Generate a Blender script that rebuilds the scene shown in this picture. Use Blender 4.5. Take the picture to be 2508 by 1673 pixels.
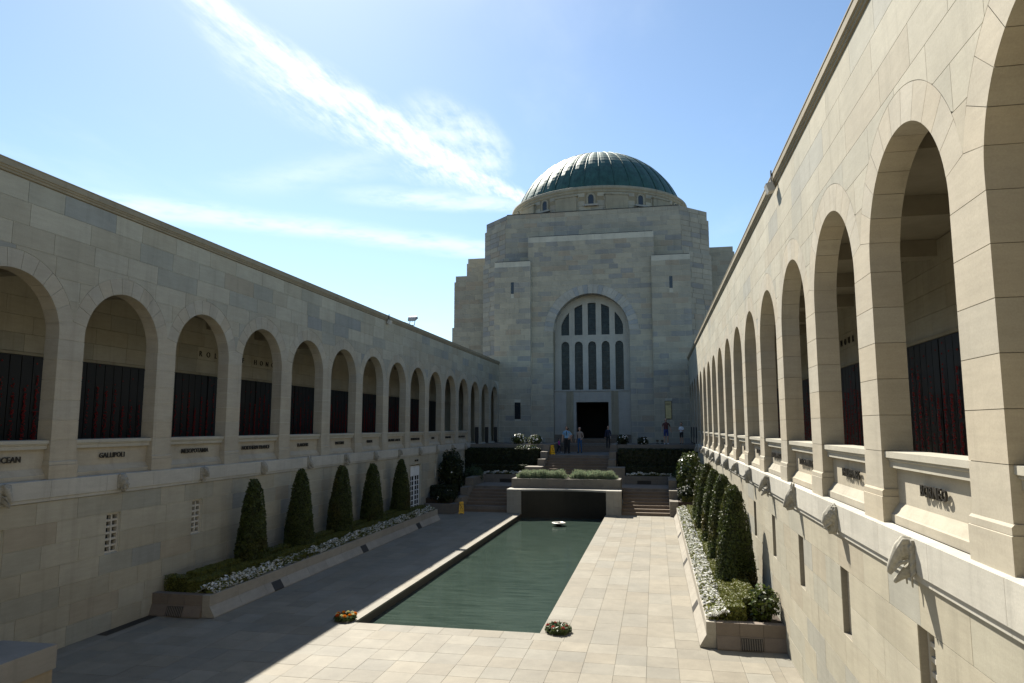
import bpy, bmesh, math, random
from mathutils import Vector, Matrix, noise
random.seed(7)
R = math.radians
D = bpy.data
scene = bpy.context.scene
for o in list(D.objects): D.objects.remove(o)
COL = scene.collection

# ------------------------------------------------------------------ camera
cam_d = D.cameras.new('camera'); cam = D.objects.new('camera', cam_d); COL.objects.link(cam)
cam.location = (4.87, 0.0, 4.6)
cam.rotation_euler = (R(90 + 6.849), 0, R(11.39))
cam_d.sensor_width = 36; cam_d.lens = 24.834; cam_d.clip_start = .1; cam_d.clip_end = 3000
scene.camera = cam

# ------------------------------------------------------------------ light
SX, SY, SZ = -.497, .85, 1.0                       # direction towards the sun
sv = Vector((SX, SY, SZ)).normalized()
ELEV = math.asin(sv.z)
AZ = math.atan2(sv.x, sv.y)                        # clockwise from +Y
world = D.worlds.new('World'); scene.world = world; world.use_nodes = True
sun_d = D.lights.new('sun', 'SUN'); sun = D.objects.new('sun', sun_d); COL.objects.link(sun)
sun_d.energy = 4.85; sun_d.angle = R(.53); sun_d.color = (1, .935, .82)
sun.rotation_euler = (-sv).to_track_quat('-Z', 'Y').to_euler()
scene.view_settings.view_transform = 'Standard'; scene.view_settings.look = 'None'
scene.view_settings.gamma = 1; scene.view_settings.use_curve_mapping = False
scene.view_settings.exposure = 1.2
SKY_STRENGTH = .070

def nodes_of(nt):
    nt.nodes.clear()
    def N(t, **kw):
        n = nt.nodes.new(t)
        for k, v in kw.items():
            if k.startswith('i_'):
                key = k[2:]; key = int(key) if key.isdigit() else key
                n.inputs[key].default_value = v
            else: setattr(n, k, v)
        return n
    def L(a, b): nt.links.new(a, b)
    return N, L

def build_world():
    N, L = nodes_of(world.node_tree)
    sky = N('ShaderNodeTexSky', sky_type='NISHITA', sun_disc=False, sun_elevation=ELEV, sun_rotation=AZ,
            altitude=580, air_density=1.0, dust_density=.55, ozone_density=.7)
    tc = N('ShaderNodeTexCoord')
    sep = N('ShaderNodeSeparateXYZ'); L(tc.outputs['Generated'], sep.inputs[0])
    def M(op, a, b=None, c=None, clamp=False):
        n = N('ShaderNodeMath', operation=op); n.use_clamp = clamp
        for i, v in enumerate((a, b, c)):
            if v is None: continue
            if isinstance(v, (int, float)): n.inputs[i].default_value = v
            else: L(v, n.inputs[i])
        return n.outputs[0]
    zc = M('MAXIMUM', sep.outputs[2], .04)
    px = M('DIVIDE', sep.outputs[0], zc); py = M('DIVIDE', sep.outputs[1], zc)
    comb = N('ShaderNodeCombineXYZ'); L(px, comb.inputs[0]); L(py, comb.inputs[1])
    def dot(a, b): return M('ADD', M('MULTIPLY', px, a), M('MULTIPLY', py, b))
    def ramp(x, a, b): 
        n = N('ShaderNodeMapRange', interpolation_type='SMOOTHSTEP', i_1=a, i_2=b); L(x, n.inputs[0]); return n.outputs[0]
    def tex(sx, sy, rot, scale, detail=6, rough=.6, off=0):
        mp = N('ShaderNodeMapping'); mp.inputs['Rotation'].default_value = (0, 0, rot); mp.inputs['Scale'].default_value = (sx, sy, 1)
        mp.inputs['Location'].default_value = (off, off * .7, 0)
        L(comb.outputs[0], mp.inputs[0])
        t = N('ShaderNodeTexNoise', i_Scale=scale, i_Detail=detail, i_Roughness=rough); L(mp.outputs[0], t.inputs['Vector']); return t.outputs[0]
    warp = tex(1, 1, 0, 2.2, 3, .5)
    # main ribbon of mackerel cirrus
    u = dot(.279, .960); v = M('ADD', dot(.960, -.279), M('MULTIPLY', M('SUBTRACT', warp, .5), .16))
    rip = tex(7, 1.6, -.62, 3.4, 6, .68)
    fluff = tex(1.0, 1.0, .3, 5.0, 7, .62, 3)
    wide = M('ADD', M('MULTIPLY', ramp(u, .8, 1.6), .24), .07)
    wide = M('MULTIPLY', wide, M('SUBTRACT', 1.2, M('MULTIPLY', ramp(u, 2.2, 2.9), .7)))
    vv = M('DIVIDE', M('SUBTRACT', -1.315, v), wide)             # 0 at the sharp edge, 1 at the feathered edge
    mask = M('MULTIPLY', ramp(vv, -.12, .20), M('SUBTRACT', 1, ramp(vv, .30, 1.2)))
    mask = M('MULTIPLY', mask, M('MULTIPLY', ramp(u, .5, 1.1), M('SUBTRACT', 1, ramp(u, 2.7, 3.5))))
    text = M('ADD', M('MULTIPLY', rip, .6), M('MULTIPLY', fluff, .4))
    solid = M('MULTIPLY', ramp(vv, .0, .2), M('SUBTRACT', 1, ramp(vv, .25, .7)))
    cl = M('MULTIPLY', mask, ramp(M('ADD', text, M('MULTIPLY', solid, .10)), .36, .74), clamp=True)
    cl = M('MULTIPLY', cl, .88)
    # right-hand veil that bulges beside the ribbon
    dx = M('SUBTRACT', px, -.66); dy = M('SUBTRACT', py, 2.35)
    rr = M('ADD', M('MULTIPLY', M('MULTIPLY', dx, dx), 28), M('MULTIPLY', M('MULTIPLY', dy, dy), 5))
    veil = M('MULTIPLY', M('SUBTRACT', 1, ramp(rr, .1, 1.15)), M('MULTIPLY', ramp(M('ADD', M('MULTIPLY', fluff, .5), M('MULTIPLY', rip, .5)), .3, .7), .62))
    cl = M('MAXIMUM', cl, veil)
    def streak(a, b, c0, wid, u0, u1, amt):
        n = M('SUBTRACT', M('ADD', dot(b, -a), M('MULTIPLY', M('SUBTRACT', warp, .5), .22)), c0)
        uu = dot(a, b)
        g = M('SUBTRACT', 1, ramp(M('ABSOLUTE', n), 0, wid))
        g = M('MULTIPLY', g, M('MULTIPLY', ramp(uu, u0, u0 + .5), M('SUBTRACT', 1, ramp(uu, u1 - .4, u1 + .5))))
        return M('MULTIPLY', g, M('MULTIPLY', ramp(fluff, .2, .62), amt))
    for s in (streak(.779, .627, -3.58, .30, -.6, 1.9, .45), streak(.905, .426, -3.03, .20, -.15, 1.1, .5),
              streak(.95, -.30, -1.98, .22, -2.6, -1.5, .22), streak(.80, -.6, -.90, .2, -1.4, -.6, .22)):
        cl = M('MAXIMUM', cl, s)
    wisps = M('MULTIPLY', ramp(tex(1.0, .45, .6, 1.1, 6, .6, 9), .55, .85), .14)
    cl = M('MAXIMUM', cl, wisps)
    cl = M('MULTIPLY', cl, ramp(sep.outputs[2], .02, .12))
    hue = N('ShaderNodeMix', data_type='RGBA', blend_type='MULTIPLY'); hue.inputs[0].default_value = 1; L(sky.outputs[0], hue.inputs[6]); hue.inputs[7].default_value = (.90, 1.0, 1.03, 1)
    mix = N('ShaderNodeMix', data_type='RGBA'); L(cl, mix.inputs[0]); L(hue.outputs[2], mix.inputs[6])
    mix.inputs[7].default_value = (8.4, 8.8, 9, 1)
    bg = N('ShaderNodeBackground', i_Strength=SKY_STRENGTH); L(mix.outputs[2], bg.inputs[0])
    out = N('ShaderNodeOutputWorld'); L(bg.outputs[0], out.inputs[0])
build_world()

# ------------------------------------------------------------------ materials
MATS = {}
def new_mat(name):
    m = D.materials.new(name); m.use_nodes = True; MATS[name] = m
    N, L = nodes_of(m.node_tree)
    out = N('ShaderNodeOutputMaterial'); b = N('ShaderNodeBsdfPrincipled'); L(b.outputs[0], out.inputs[0])
    return m, N, L, b
def plain(name, col, rough=.6, metal=0, spec=.5, nscale=0, namt=.2, bump=0):
    m, N, L, b = new_mat(name)
    b.inputs['Base Color'].default_value = (*col, 1); b.inputs['Roughness'].default_value = rough
    b.inputs['Metallic'].default_value = metal; b.inputs['Specular IOR Level'].default_value = spec
    if nscale:
        g = N('ShaderNodeNewGeometry'); t = N('ShaderNodeTexNoise', i_Scale=nscale, i_Detail=6.0, i_Roughness=.65); L(g.outputs['Position'], t.inputs['Vector'])
        mr = N('ShaderNodeMapRange', i_1=.25, i_2=.75, i_3=1 - namt, i_4=1 + namt); L(t.outputs[0], mr.inputs[0])
        mx = N('ShaderNodeMix', data_type='RGBA', blend_type='MULTIPLY'); mx.inputs[0].default_value = 1
        mx.inputs[6].default_value = (*col, 1); L(mr.outputs[0], mx.inputs[7]); L(mx.outputs[2], b.inputs['Base Color'])
        if bump:
            bp = N('ShaderNodeBump', i_Strength=bump, i_Distance=.01); L(t.outputs[0], bp.inputs['Height']); L(bp.outputs[0], b.inputs['Normal'])
    return m
def stone(name, src, speck=0, rough=.85, stain=.35, gain=1.0, fine=60, grain=.06):
    """sandstone / granite: colour comes from the piece (object colour or face attribute), grain and weathering from noise"""
    m, N, L, b = new_mat(name)
    if src == 'obj': oi = N('ShaderNodeObjectInfo'); c = oi.outputs['Color']
    elif src == 'att': oi = N('ShaderNodeAttribute', attribute_name='tint'); c = oi.outputs['Color']
    else:
        oi = N('ShaderNodeRGB'); oi.outputs[0].default_value = (*src, 1); c = oi.outputs[0]
    g = N('ShaderNodeNewGeometry'); pos = g.outputs['Position']
    def nz(scale, det=5, rgh=.6, vec=None):
        t = N('ShaderNodeTexNoise', i_Scale=scale, i_Detail=det, i_Roughness=rgh); L(vec or pos, t.inputs['Vector']); return t.outputs[0]
    def mr(x, a, b_, c_, d_):
        n = N('ShaderNodeMapRange', i_1=a, i_2=b_, i_3=c_, i_4=d_); L(x, n.inputs[0]); return n.outputs[0]
    def mul(a, f):
        n = N('ShaderNodeMix', data_type='RGBA', blend_type='MULTIPLY'); n.inputs[0].default_value = 1; L(a, n.inputs[6]); L(f, n.inputs[7]); return n.outputs[2]
    c = mul(c, mr(nz(1.7, 6, .62), .3, .75, 1.08 * gain, .92 * gain))
    c = mul(c, mr(nz(fine, 3, .6), .3, .7, 1 - grain, 1 + grain))
    # vertical run-off stains
    mp = N('ShaderNodeMapping'); mp.inputs['Scale'].default_value = (3.2, 3.2, .22); L(pos, mp.inputs[0])
    st = mr(nz(1.0, 6, .68, mp.outputs[0]), .52, .78, 1.0, 1 - stain)
    c = mul(c, st)
    mp2 = N('ShaderNodeMapping'); mp2.inputs['Rotation'].default_value = (.12, .1, .2); mp2.inputs['Scale'].default_value = (1.2, 1.2, 9); L(pos, mp2.inputs[0])
    c = mul(c, mr(nz(1.6, 7, .7, mp2.outputs[0]), .32, .68, .93, 1.06))
    c = mul(c, mr(nz(.45, 4, .55), .35, .65, .93, 1.06))
    if speck:
        c = mul(c, mr(nz(3.1, 8, .75), .35, .62, .93, 1.04))
        c = mul(c, mr(nz(150, 2, .7), .42, .58, 1 - speck, 1 + speck))
    L(c, b.inputs['Base Color']); b.inputs['Roughness'].default_value = rough; b.inputs['Specular IOR Level'].default_value = .25
    bp = N('ShaderNodeBump', i_Strength=.25, i_Distance=.004); L(nz(45, 6, .7), bp.inputs['Height']); L(bp.outputs[0], b.inputs['Normal'])
    return m
W_ = .70                                          # weathered sandstone reflects about 0.3, the trodden granite about 0.22
stone('stone_obj', 'obj', gain=W_, stain=.22); stone('stone_att', 'att', gain=W_, stain=.22)
stone('mortar', (.23, .21, .17), stain=.2); stone('mortar_pale', (.50, .48, .40), stain=.2)
stone('stone_cream', (.31, .28, .205)); stone('stone_light', (.35, .335, .295), stain=.2); stone('stone_carved', (.30, .285, .24), stain=.4, grain=.18, fine=30)
stone('granite_obj', 'obj', speck=.10, rough=.7, stain=0, gain=.42); stone('granite_att', 'att', speck=.10, rough=.7, stain=0, gain=.42)
stone('granite', (.18, .155, .13), speck=.14, rough=.75, stain=.3)
stone('granite_step', (.16, .13, .10), speck=.12, rough=.7, stain=.15)
stone('granite_wet', (.07, .06, .048), speck=.12, rough=.4, stain=.4)
stone('granite_dark', (.020, .019, .016), speck=.1, rough=.35, stain=.3)
stone('stone_tracery', (.38, .37, .33), stain=.2)
stone('plaster', (.26, .232, .165), stain=.1)
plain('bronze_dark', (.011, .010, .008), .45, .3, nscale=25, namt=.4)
plain('bronze_letter', (.020, .017, .012), .5, .2)
plain('poppy', (.21, .006, .005), .7)
plain('dark_void', (.012, .012, .011), .9)  # near black: the darkness of unlit depth is put into the colour
plain('soil', (.05, .036, .024), .95, nscale=14, namt=.4, bump=.6)
plain('lattice', (.46, .43, .36), .8, nscale=8, namt=.12)
plain('white_paint', (.72, .74, .74), .45, nscale=5, namt=.05)
plain('pane', (.02, .024, .028), .08)
plain('grey_metal', (.27, .28, .28), .45, .3); plain('dark_metal', (.03, .03, .03), .5, .2); plain('box_plastic', (.42, .40, .36), .6)
plain('yellow_plastic', (.85, .46, .012), .4); plain('black_print', (.02, .018, .015), .6)
plain('bowl_steel', (.62, .60, .55), .35, .4)
plain('grate', (.022, .020, .017), .6, .2)
plain('soffit', (.25, .225, .17), .9, nscale=3, namt=.12)
plain('poster', (.52, .43, .20), .5, nscale=3, namt=.25)
for n, c in dict(skin=(.48, .29, .2), skin_dark=(.20, .11, .07), hair=(.02, .015, .012), hair_grey=(.16, .14, .12), shirt_blue=(.22, .42, .62), trouser_black=(.014, .014, .016),
                 shirt_white=(.72, .76, .82), jacket_beige=(.30, .235, .19), jeans=(.025, .09, .20), pink=(.62, .03, .30), navy=(.018, .022, .05), maroon=(.11, .035, .035),
                 shorts_blue=(.025, .04, .17), shorts_black=(.015, .014, .014), shoe=(.02, .02, .022), shoe_white=(.65, .65, .68), belt=(.01, .01, .01)).items():
    plain(n, c, .75)

def mat_foliage(name, col, tr=.25, rough=.5, spec=.35):
    m, N, L, b = new_mat(name)
    a = N('ShaderNodeAttribute', attribute_name='tint')
    mx = N('ShaderNodeMix', data_type='RGBA', blend_type='MULTIPLY'); mx.inputs[0].default_value = 1
    mx.inputs[6].default_value = (*col, 1); L(a.outputs['Color'], mx.inputs[7])
    L(mx.outputs[2], b.inputs['Base Color']); b.inputs['Roughness'].default_value = rough; b.inputs['Specular IOR Level'].default_value = spec
    t = N('ShaderNodeBsdfTranslucent'); L(mx.outputs[2], t.inputs[0])
    ms = N('ShaderNodeMixShader'); ms.inputs[0].default_value = tr
    out = [n for n in m.node_tree.nodes if n.type == 'OUTPUT_MATERIAL'][0]
    L(b.outputs[0], ms.inputs[1]); L(t.outputs[0], ms.inputs[2]); L(ms.outputs[0], out.inputs[0])
mat_foliage('yew', (.054, .072, .018)); mat_foliage('box_leaf', (.125, .135, .028)); mat_foliage('dark_leaf', (.022, .032, .010))
mat_foliage('gloss_leaf', (.060, .082, .016), .2, .28, .6); mat_foliage('lavender_leaf', (.205, .25, .165), .4, .8, .1)
mat_foliage('petal', (.84, .84, .82), .12, .7, .1); mat_foliage('wreath_leaf', (.06, .09, .025)); mat_foliage('wreath_flower', (1, 1, 1), .2, .7, .1)
mat_foliage('ball_leaf', (.05, .085, .04))

def mat_copper():
    m, N, L, b = new_mat('copper')
    g = N('ShaderNodeNewGeometry')
    mp = N('ShaderNodeMapping'); mp.inputs['Scale'].default_value = (2, 2, .35); L(g.outputs['Position'], mp.inputs[0])
    t = N('ShaderNodeTexNoise', i_Scale=1.4, i_Detail=7.0, i_Roughness=.7); L(mp.outputs[0], t.inputs['Vector'])
    cr = N('ShaderNodeValToRGB'); e = cr.color_ramp.elements
    e[0].position = .3; e[0].color = (.018, .048, .040, 1); e[1].position = .75; e[1].color = (.050, .135, .105, 1)
    L(t.outputs[0], cr.inputs[0]); L(cr.outputs[0], b.inputs['Base Color'])
    b.inputs['Roughness'].default_value = .54; b.inputs['Metallic'].default_value = .25
    # horizontal seams of the sheets
    sep = N('ShaderNodeSeparateXYZ'); L(g.outputs['Position'], sep.inputs[0])
    t2 = N('ShaderNodeTexNoise', i_Scale=3.0, i_Detail=4.0); L(g.outputs['Position'], t2.inputs['Vector'])
    ad = N('ShaderNodeMath', operation='MULTIPLY_ADD', i_1=14.0); L(sep.outputs[2], ad.inputs[0]); L(t2.outputs[0], ad.inputs[2])
    sn = N('ShaderNodeMath', operation='SINE'); L(ad.outputs[0], sn.inputs[0])
    bp = N('ShaderNodeBump', i_Strength=.10, i_Distance=.02); L(sn.outputs[0], bp.inputs['Height']); L(bp.outputs[0], b.inputs['Normal'])
mat_copper()
def mat_water():
    m, N, L, b = new_mat('water')
    g = N('ShaderNodeNewGeometry')
    mp = N('ShaderNodeMapping'); mp.inputs['Scale'].default_value = (.45, 3.6, 1); L(g.outputs['Position'], mp.inputs[0])
    t = N('ShaderNodeTexNoise', i_Scale=2.6, i_Detail=5.0, i_Roughness=.55, i_Distortion=.4); L(mp.outputs[0], t.inputs['Vector'])
    cr = N('ShaderNodeValToRGB'); e = cr.color_ramp.elements
    e[0].position = .3; e[0].color = (.022, .036, .029, 1); e[1].position = .68; e[1].color = (.046, .068, .056, 1)
    L(t.outputs[0], cr.inputs[0]); L(cr.outputs[0], b.inputs['Base Color'])
    b.inputs['Roughness'].default_value = .045; b.inputs['IOR'].default_value = 1.33
    bp = N('ShaderNodeBump', i_Strength=.11, i_Distance=.05); L(t.outputs[0], bp.inputs['Height']); L(bp.outputs[0], b.inputs['Normal'])
mat_water()
def mat_glass():
    m, N, L, b = new_mat('stained_glass')
    g = N('ShaderNodeNewGeometry')
    v = N('ShaderNodeTexVoronoi', i_Scale=5.0); L(g.outputs['Position'], v.inputs['Vector'])
    t = N('ShaderNodeTexNoise', i_Scale=2.5, i_Detail=6.0); L(g.outputs['Position'], t.inputs['Vector'])
    cr = N('ShaderNodeValToRGB'); e = cr.color_ramp.elements
    e[0].position = .35; e[0].color = (.014, .022, .025, 1); e[1].position = .7; e[1].color = (.034, .050, .053, 1)
    L(t.outputs[0], cr.inputs[0])
    mx = N('ShaderNodeMix', data_type='RGBA', blend_type='MULTIPLY'); mx.inputs[0].default_value = .6
    L(cr.outputs[0], mx.inputs[6]); L(v.outputs['Distance'], mx.inputs[7]); L(mx.outputs[2], b.inputs['Base Color'])
    b.inputs['Roughness'].default_value = .18; b.inputs['Specular IOR Level'].default_value = .18
    bp = N('ShaderNodeBump', i_Strength=.4, i_Distance=.01); L(v.outputs['Distance'], bp.inputs['Height']); L(bp.outputs[0], b.inputs['Normal'])
mat_glass()

# ------------------------------------------------------------------ helpers
def props(o, label=None, cat=None, group=None, kind=None):
    if label: o['label'] = label
    if cat: o['category'] = cat
    if group: o['group'] = group
    if kind: o['kind'] = kind
    return o
def link(name, data, parent=None, loc=(0, 0, 0), color=None, rz=0, scale=None):
    o = D.objects.new(name, data); COL.objects.link(o); o.location = loc
    if rz: o.rotation_euler = (0, 0, rz)
    if scale: o.scale = scale
    if parent: o.parent = parent
    if color: o.color = (*color, 1)
    return o
def empty(name, label=None, cat=None, group=None, kind=None, loc=(0, 0, 0)):
    o = link(name, None, None, loc); o.empty_display_size = .2
    return props(o, label, cat, group, kind)
class MB:
    """collects shapes; build() links them as ONE mesh object"""
    def __init__(s): s.v = []; s.f = []; s.m = []; s.t = []; s.sm = []; s.has = False
    def add(s, vs, fs, m=0, t=None, smooth=False):
        o = len(s.v); s.v += [tuple(p) for p in vs]
        for f in fs: s.f.append(tuple(i + o for i in f)); s.m.append(m); s.t.append(t or (1, 1, 1)); s.sm.append(smooth)
        if t: s.has = True
        return s
    def box(s, x0, x1, y0, y1, z0, z1, m=0, t=None):
        x0, x1 = min(x0, x1), max(x0, x1); y0, y1 = min(y0, y1), max(y0, y1); z0, z1 = min(z0, z1), max(z0, z1)
        vs = [(x0, y0, z0), (x1, y0, z0), (x1, y1, z0), (x0, y1, z0), (x0, y0, z1), (x1, y0, z1), (x1, y1, z1), (x0, y1, z1)]
        return s.add(vs, [(0, 3, 2, 1), (4, 5, 6, 7), (0, 1, 5, 4), (1, 2, 6, 5), (2, 3, 7, 6), (3, 0, 4, 7)], m, t)
    def prism(s, poly, a, b, fn, m=0, t=None):
        """poly: list of (u,w); fn(u,w,d) -> xyz; extruded from depth a to b"""
        n = len(poly); vs = [fn(u, w, a) for u, w in poly] + [fn(u, w, b) for u, w in poly]
        fs = [tuple(range(n)), tuple(range(2 * n - 1, n - 1, -1))] + [(i, i + n, (i + 1) % n + n, (i + 1) % n) for i in range(n)]
        return s.add(vs, fs, m, t)
    def tube(s, pts, rad, n=8, m=0, t=None, smooth=True):
        pts = [Vector(p) for p in pts]; rad = rad if isinstance(rad, (list, tuple)) else [rad] * len(pts)
        vs = []; fs = []
        for i, p in enumerate(pts):
            d = (pts[min(i + 1, len(pts) - 1)] - pts[max(i - 1, 0)]).normalized()
            a = d.orthogonal().normalized() if i == 0 else (a - d * a.dot(d)).normalized()
            b = d.cross(a)
            for k in range(n):
                q = 2 * math.pi * k / n; vs.append(p + (a * math.cos(q) + b * math.sin(q)) * rad[i])
        for i in range(len(pts) - 1):
            for k in range(n): fs.append((i * n + k, i * n + (k + 1) % n, (i + 1) * n + (k + 1) % n, (i + 1) * n + k))
        fs.append(tuple(range(n - 1, -1, -1))); fs.append(tuple(range((len(pts) - 1) * n, len(pts) * n)))
        return s.add(vs, fs, m, t, smooth)
    def lathe(s, prof, n=32, c=(0, 0, 0), m=0, t=None, smooth=True, a0=0, a1=2 * math.pi):
        full = abs(a1 - a0 - 2 * math.pi) < 1e-6; k = n if full else n + 1
        vs = []; fs = []
        for r, z in prof:
            for i in range(k):
                q = a0 + (a1 - a0) * i / n; vs.append((c[0] + r * math.sin(q), c[1] - r * math.cos(q), c[2] + z))
        for j in range(len(prof) - 1):
            for i in range(n): fs.append((j * k + i, j * k + (i + 1) % k, (j + 1) * k + (i + 1) % k, (j + 1) * k + i))
        return s.add(vs, fs, m, t, smooth)
    def ball(s, c, r, n=10, k=6, m=0, t=None, rot=None):
        r = r if isinstance(r, (tuple, list)) else (r, r, r); vs = []; fs = []; c = Vector(c)
        for j in range(k + 1):
            th = math.pi * j / k
            for i in range(n):
                ph = 2 * math.pi * i / n; p = Vector((r[0] * math.sin(th) * math.cos(ph), r[1] * math.sin(th) * math.sin(ph), r[2] * math.cos(th)))
                vs.append(c + (rot @ p if rot else p))
        for j in range(k):
            for i in range(n): fs.append((j * n + i, (j + 1) * n + i, (j + 1) * n + (i + 1) % n, j * n + (i + 1) % n))
        return s.add(vs, fs, m, t, True)
    def mesh(s, name, mats, fix=True):
        me = D.meshes.new(name); me.from_pydata(s.v, [], s.f)
        for mt in (mats if isinstance(mats, (list, tuple)) else [mats]): me.materials.append(MATS[mt])
        me.polygons.foreach_set('material_index', s.m); me.polygons.foreach_set('use_smooth', s.sm)
        if s.has:
            at = me.attributes.new('tint', 'FLOAT_COLOR', 'CORNER'); buf = []
            for f, t in zip(s.f, s.t): buf += [t[0], t[1], t[2], 1.0] * len(f)
            at.data.foreach_set('color', buf)
        if fix:
            bm = bmesh.new(); bm.from_mesh(me); bmesh.ops.recalc_face_normals(bm, faces=bm.faces); bm.to_mesh(me); bm.free()
        me.update(); return me
    def build(s, name, mats, parent=None, loc=(0, 0, 0), fix=True, color=None, rz=0):
        return link(name, s.mesh(name, mats, fix), parent, loc, color, rz)
UNIT = {}
def unit(matn):
    if matn not in UNIT: UNIT[matn] = MB().box(-.5, .5, -.5, .5, -.5, .5).mesh('block_' + matn, matn)
    return UNIT[matn]
def block(name, parent, x0, x1, y0, y1, z0, z1, color=None, matn='stone_obj'):
    return link(name, unit(matn), parent, ((x0 + x1) / 2, (y0 + y1) / 2, (z0 + z1) / 2), color, 0, (abs(x1 - x0), abs(y1 - y0), abs(z1 - z0)))
def colpoly(u0, u1, lo, hi, n=14):
    """polygons of the region u0..u1 between lo(u) and hi(u); split where it pinches out"""
    us = [u0 + (u1 - u0) * i / n for i in range(n + 1)]; ok = [hi(u) - lo(u) > 1e-4 for u in us]; runs = []; cur = []
    def edge(a, b):                                # a is inside, b outside
        for _ in range(22):
            m = (a + b) / 2
            if hi(m) - lo(m) > 1e-4: a = m
            else: b = m
        return a
    for i, u in enumerate(us):
        if ok[i]:
            if not cur and i and not ok[i - 1]: cur.append(edge(u, us[i - 1]))
            cur.append(u)
        elif cur: cur.append(edge(cur[-1], u)); runs.append(cur); cur = []
    if len(cur) > 1: runs.append(cur)
    out = []
    for r in runs:
        if r[-1] - r[0] < .004: continue
        L_ = [(u, lo(u)) for u in r]; U_ = [(u, hi(u)) for u in reversed(r)]
        def simp(p):
            q = [p[0]]
            for a in range(1, len(p) - 1):
                (x0, y0), (x1, y1), (x2, y2) = q[-1], p[a], p[a + 1]
                if abs((x1 - x0) * (y2 - y0) - (x2 - x0) * (y1 - y0)) > 1e-5: q.append(p[a])
            return q + [p[-1]]
        out.append(simp(L_) + simp(U_))
    return out
def squeeze(pal, f, k=1):
    m = [sum(c[i] * w for c, w in pal) / sum(w for _, w in pal) for i in range(3)]
    return [(tuple(k * (m[i] + (c[i] - m[i]) * f) for i in range(3)), w) for c, w in pal]
PAL = squeeze([((.50, .455, .345), 34), ((.545, .505, .395), 28), ((.46, .435, .345), 16), ((.42, .41, .34), 10), ((.365, .37, .335), 5), ((.335, .342, .32), 2), ((.47, .41, .305), 4)], .8)
PALT = squeeze([((.43, .415, .335), 26), ((.47, .45, .355), 22), ((.385, .375, .31), 18), ((.345, .35, .32), 14), ((.30, .31, .30), 9), ((.42, .37, .285), 9)], .85, 1.2)
PALT = [((c[0] * 1.01, c[1] * .975, c[2] * .96), w) for c, w in PALT]
def tint(pal=None, j=.035):
    pal = pal or PAL
    r = random.uniform(0, sum(w for _, w in pal))
    for c, w in pal:
        r -= w
        if r <= 0: break
    k = 1 + random.uniform(-j, j); return (c[0] * k, c[1] * k, c[2] * k)
PAL0 = PAL
def cream(j=.03):
    k = 1 + random.uniform(-j, j); w = random.uniform(-.012, .012); return (.525 * k + w, .472 * k, .367 * k - w)

def eval_mesh(o):
    dg = bpy.context.evaluated_depsgraph_get(); dg.update()
    return D.meshes.new_from_object(o.evaluated_get(dg))
def text_mesh(txt, size, extrude=.012, bold=.0, spacing=1.0, mat='bronze_letter'):
    c = D.curves.new('lettering', 'FONT'); c.body = txt; c.size = size; c.extrude = extrude; c.offset = bold
    c.align_x = 'CENTER'; c.align_y = 'CENTER'; c.space_character = spacing; c.resolution_u = 2
    o = D.objects.new('lettering', c); COL.objects.link(o)
    me = eval_mesh(o); D.objects.remove(o); D.curves.remove(c)
    me.materials.clear(); me.materials.append(MATS[mat]); me.name = 'lettering'
    return me

# -------- meshes that need the depsgraph are made first, while the scene is small
LEFT_NAMES = {-1: 'INDIAN OCEAN', 0: 'GALLIPOLI', 1: 'MESOPOTAMIA', 2: 'NORTHERN FRANCE', 3: 'FLANDERS', 4: 'PALESTINE', 5: 'EUROPE', 6: 'ATLANTIC & ARCTIC',
              7: 'MEDITERRANEAN', 8: 'RUSSIA', 9: 'NORTH AFRICA', 10: 'GREECE AND CRETE'}
RIGHT_NAMES = {-3: 'BORNEO', -2: 'PHILIPPINES', -1: 'BOUGAINVILLE', 0: 'PAPUA-NEW GUINEA', 1: 'MALAYSIA', 2: 'JAVA', 3: 'NEW BRITAIN', 4: 'CORAL SEA', 5: 'CHINA', 6: 'INDIA', 7: 'TIMOR', 8: 'JAPAN', 9: 'BURMA'}
TXT = {}
for nm in list(LEFT_NAMES.values()) + list(RIGHT_NAMES.values()):
    TXT[nm] = text_mesh(nm, .165, .010, .0018, 1.04)
TXT['FIRE EXIT'] = text_mesh('FIRE EXIT', .13, .008, .002, 1.05)
def spaced(txt, size, pitch):
    vs, fs = [], []
    for i, ch in enumerate(txt):
        if ch == ' ': continue
        me = text_mesh(ch, size, .01, .0); o = len(vs); vs += [(v.co.x + (i - (len(txt) - 1) / 2) * pitch, v.co.y, v.co.z) for v in me.vertices]; fs += [tuple(k + o for k in p.vertices) for p in me.polygons]; D.meshes.remove(me)
    me = D.meshes.new('lettering'); me.from_pydata(vs, [], fs); me.materials.append(MATS['bronze_letter']); return me
TXT['ROLL OF HONOUR'] = spaced('ROLL OF HONOUR', .27, .428)
TXT['CAUTION'] = text_mesh('CAUTION', .075, .001, .0015, 1, 'black_print'); TXT['WET FLOOR'] = text_mesh('WET FLOOR', .058, .001, .001, 1, 'black_print')

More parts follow.
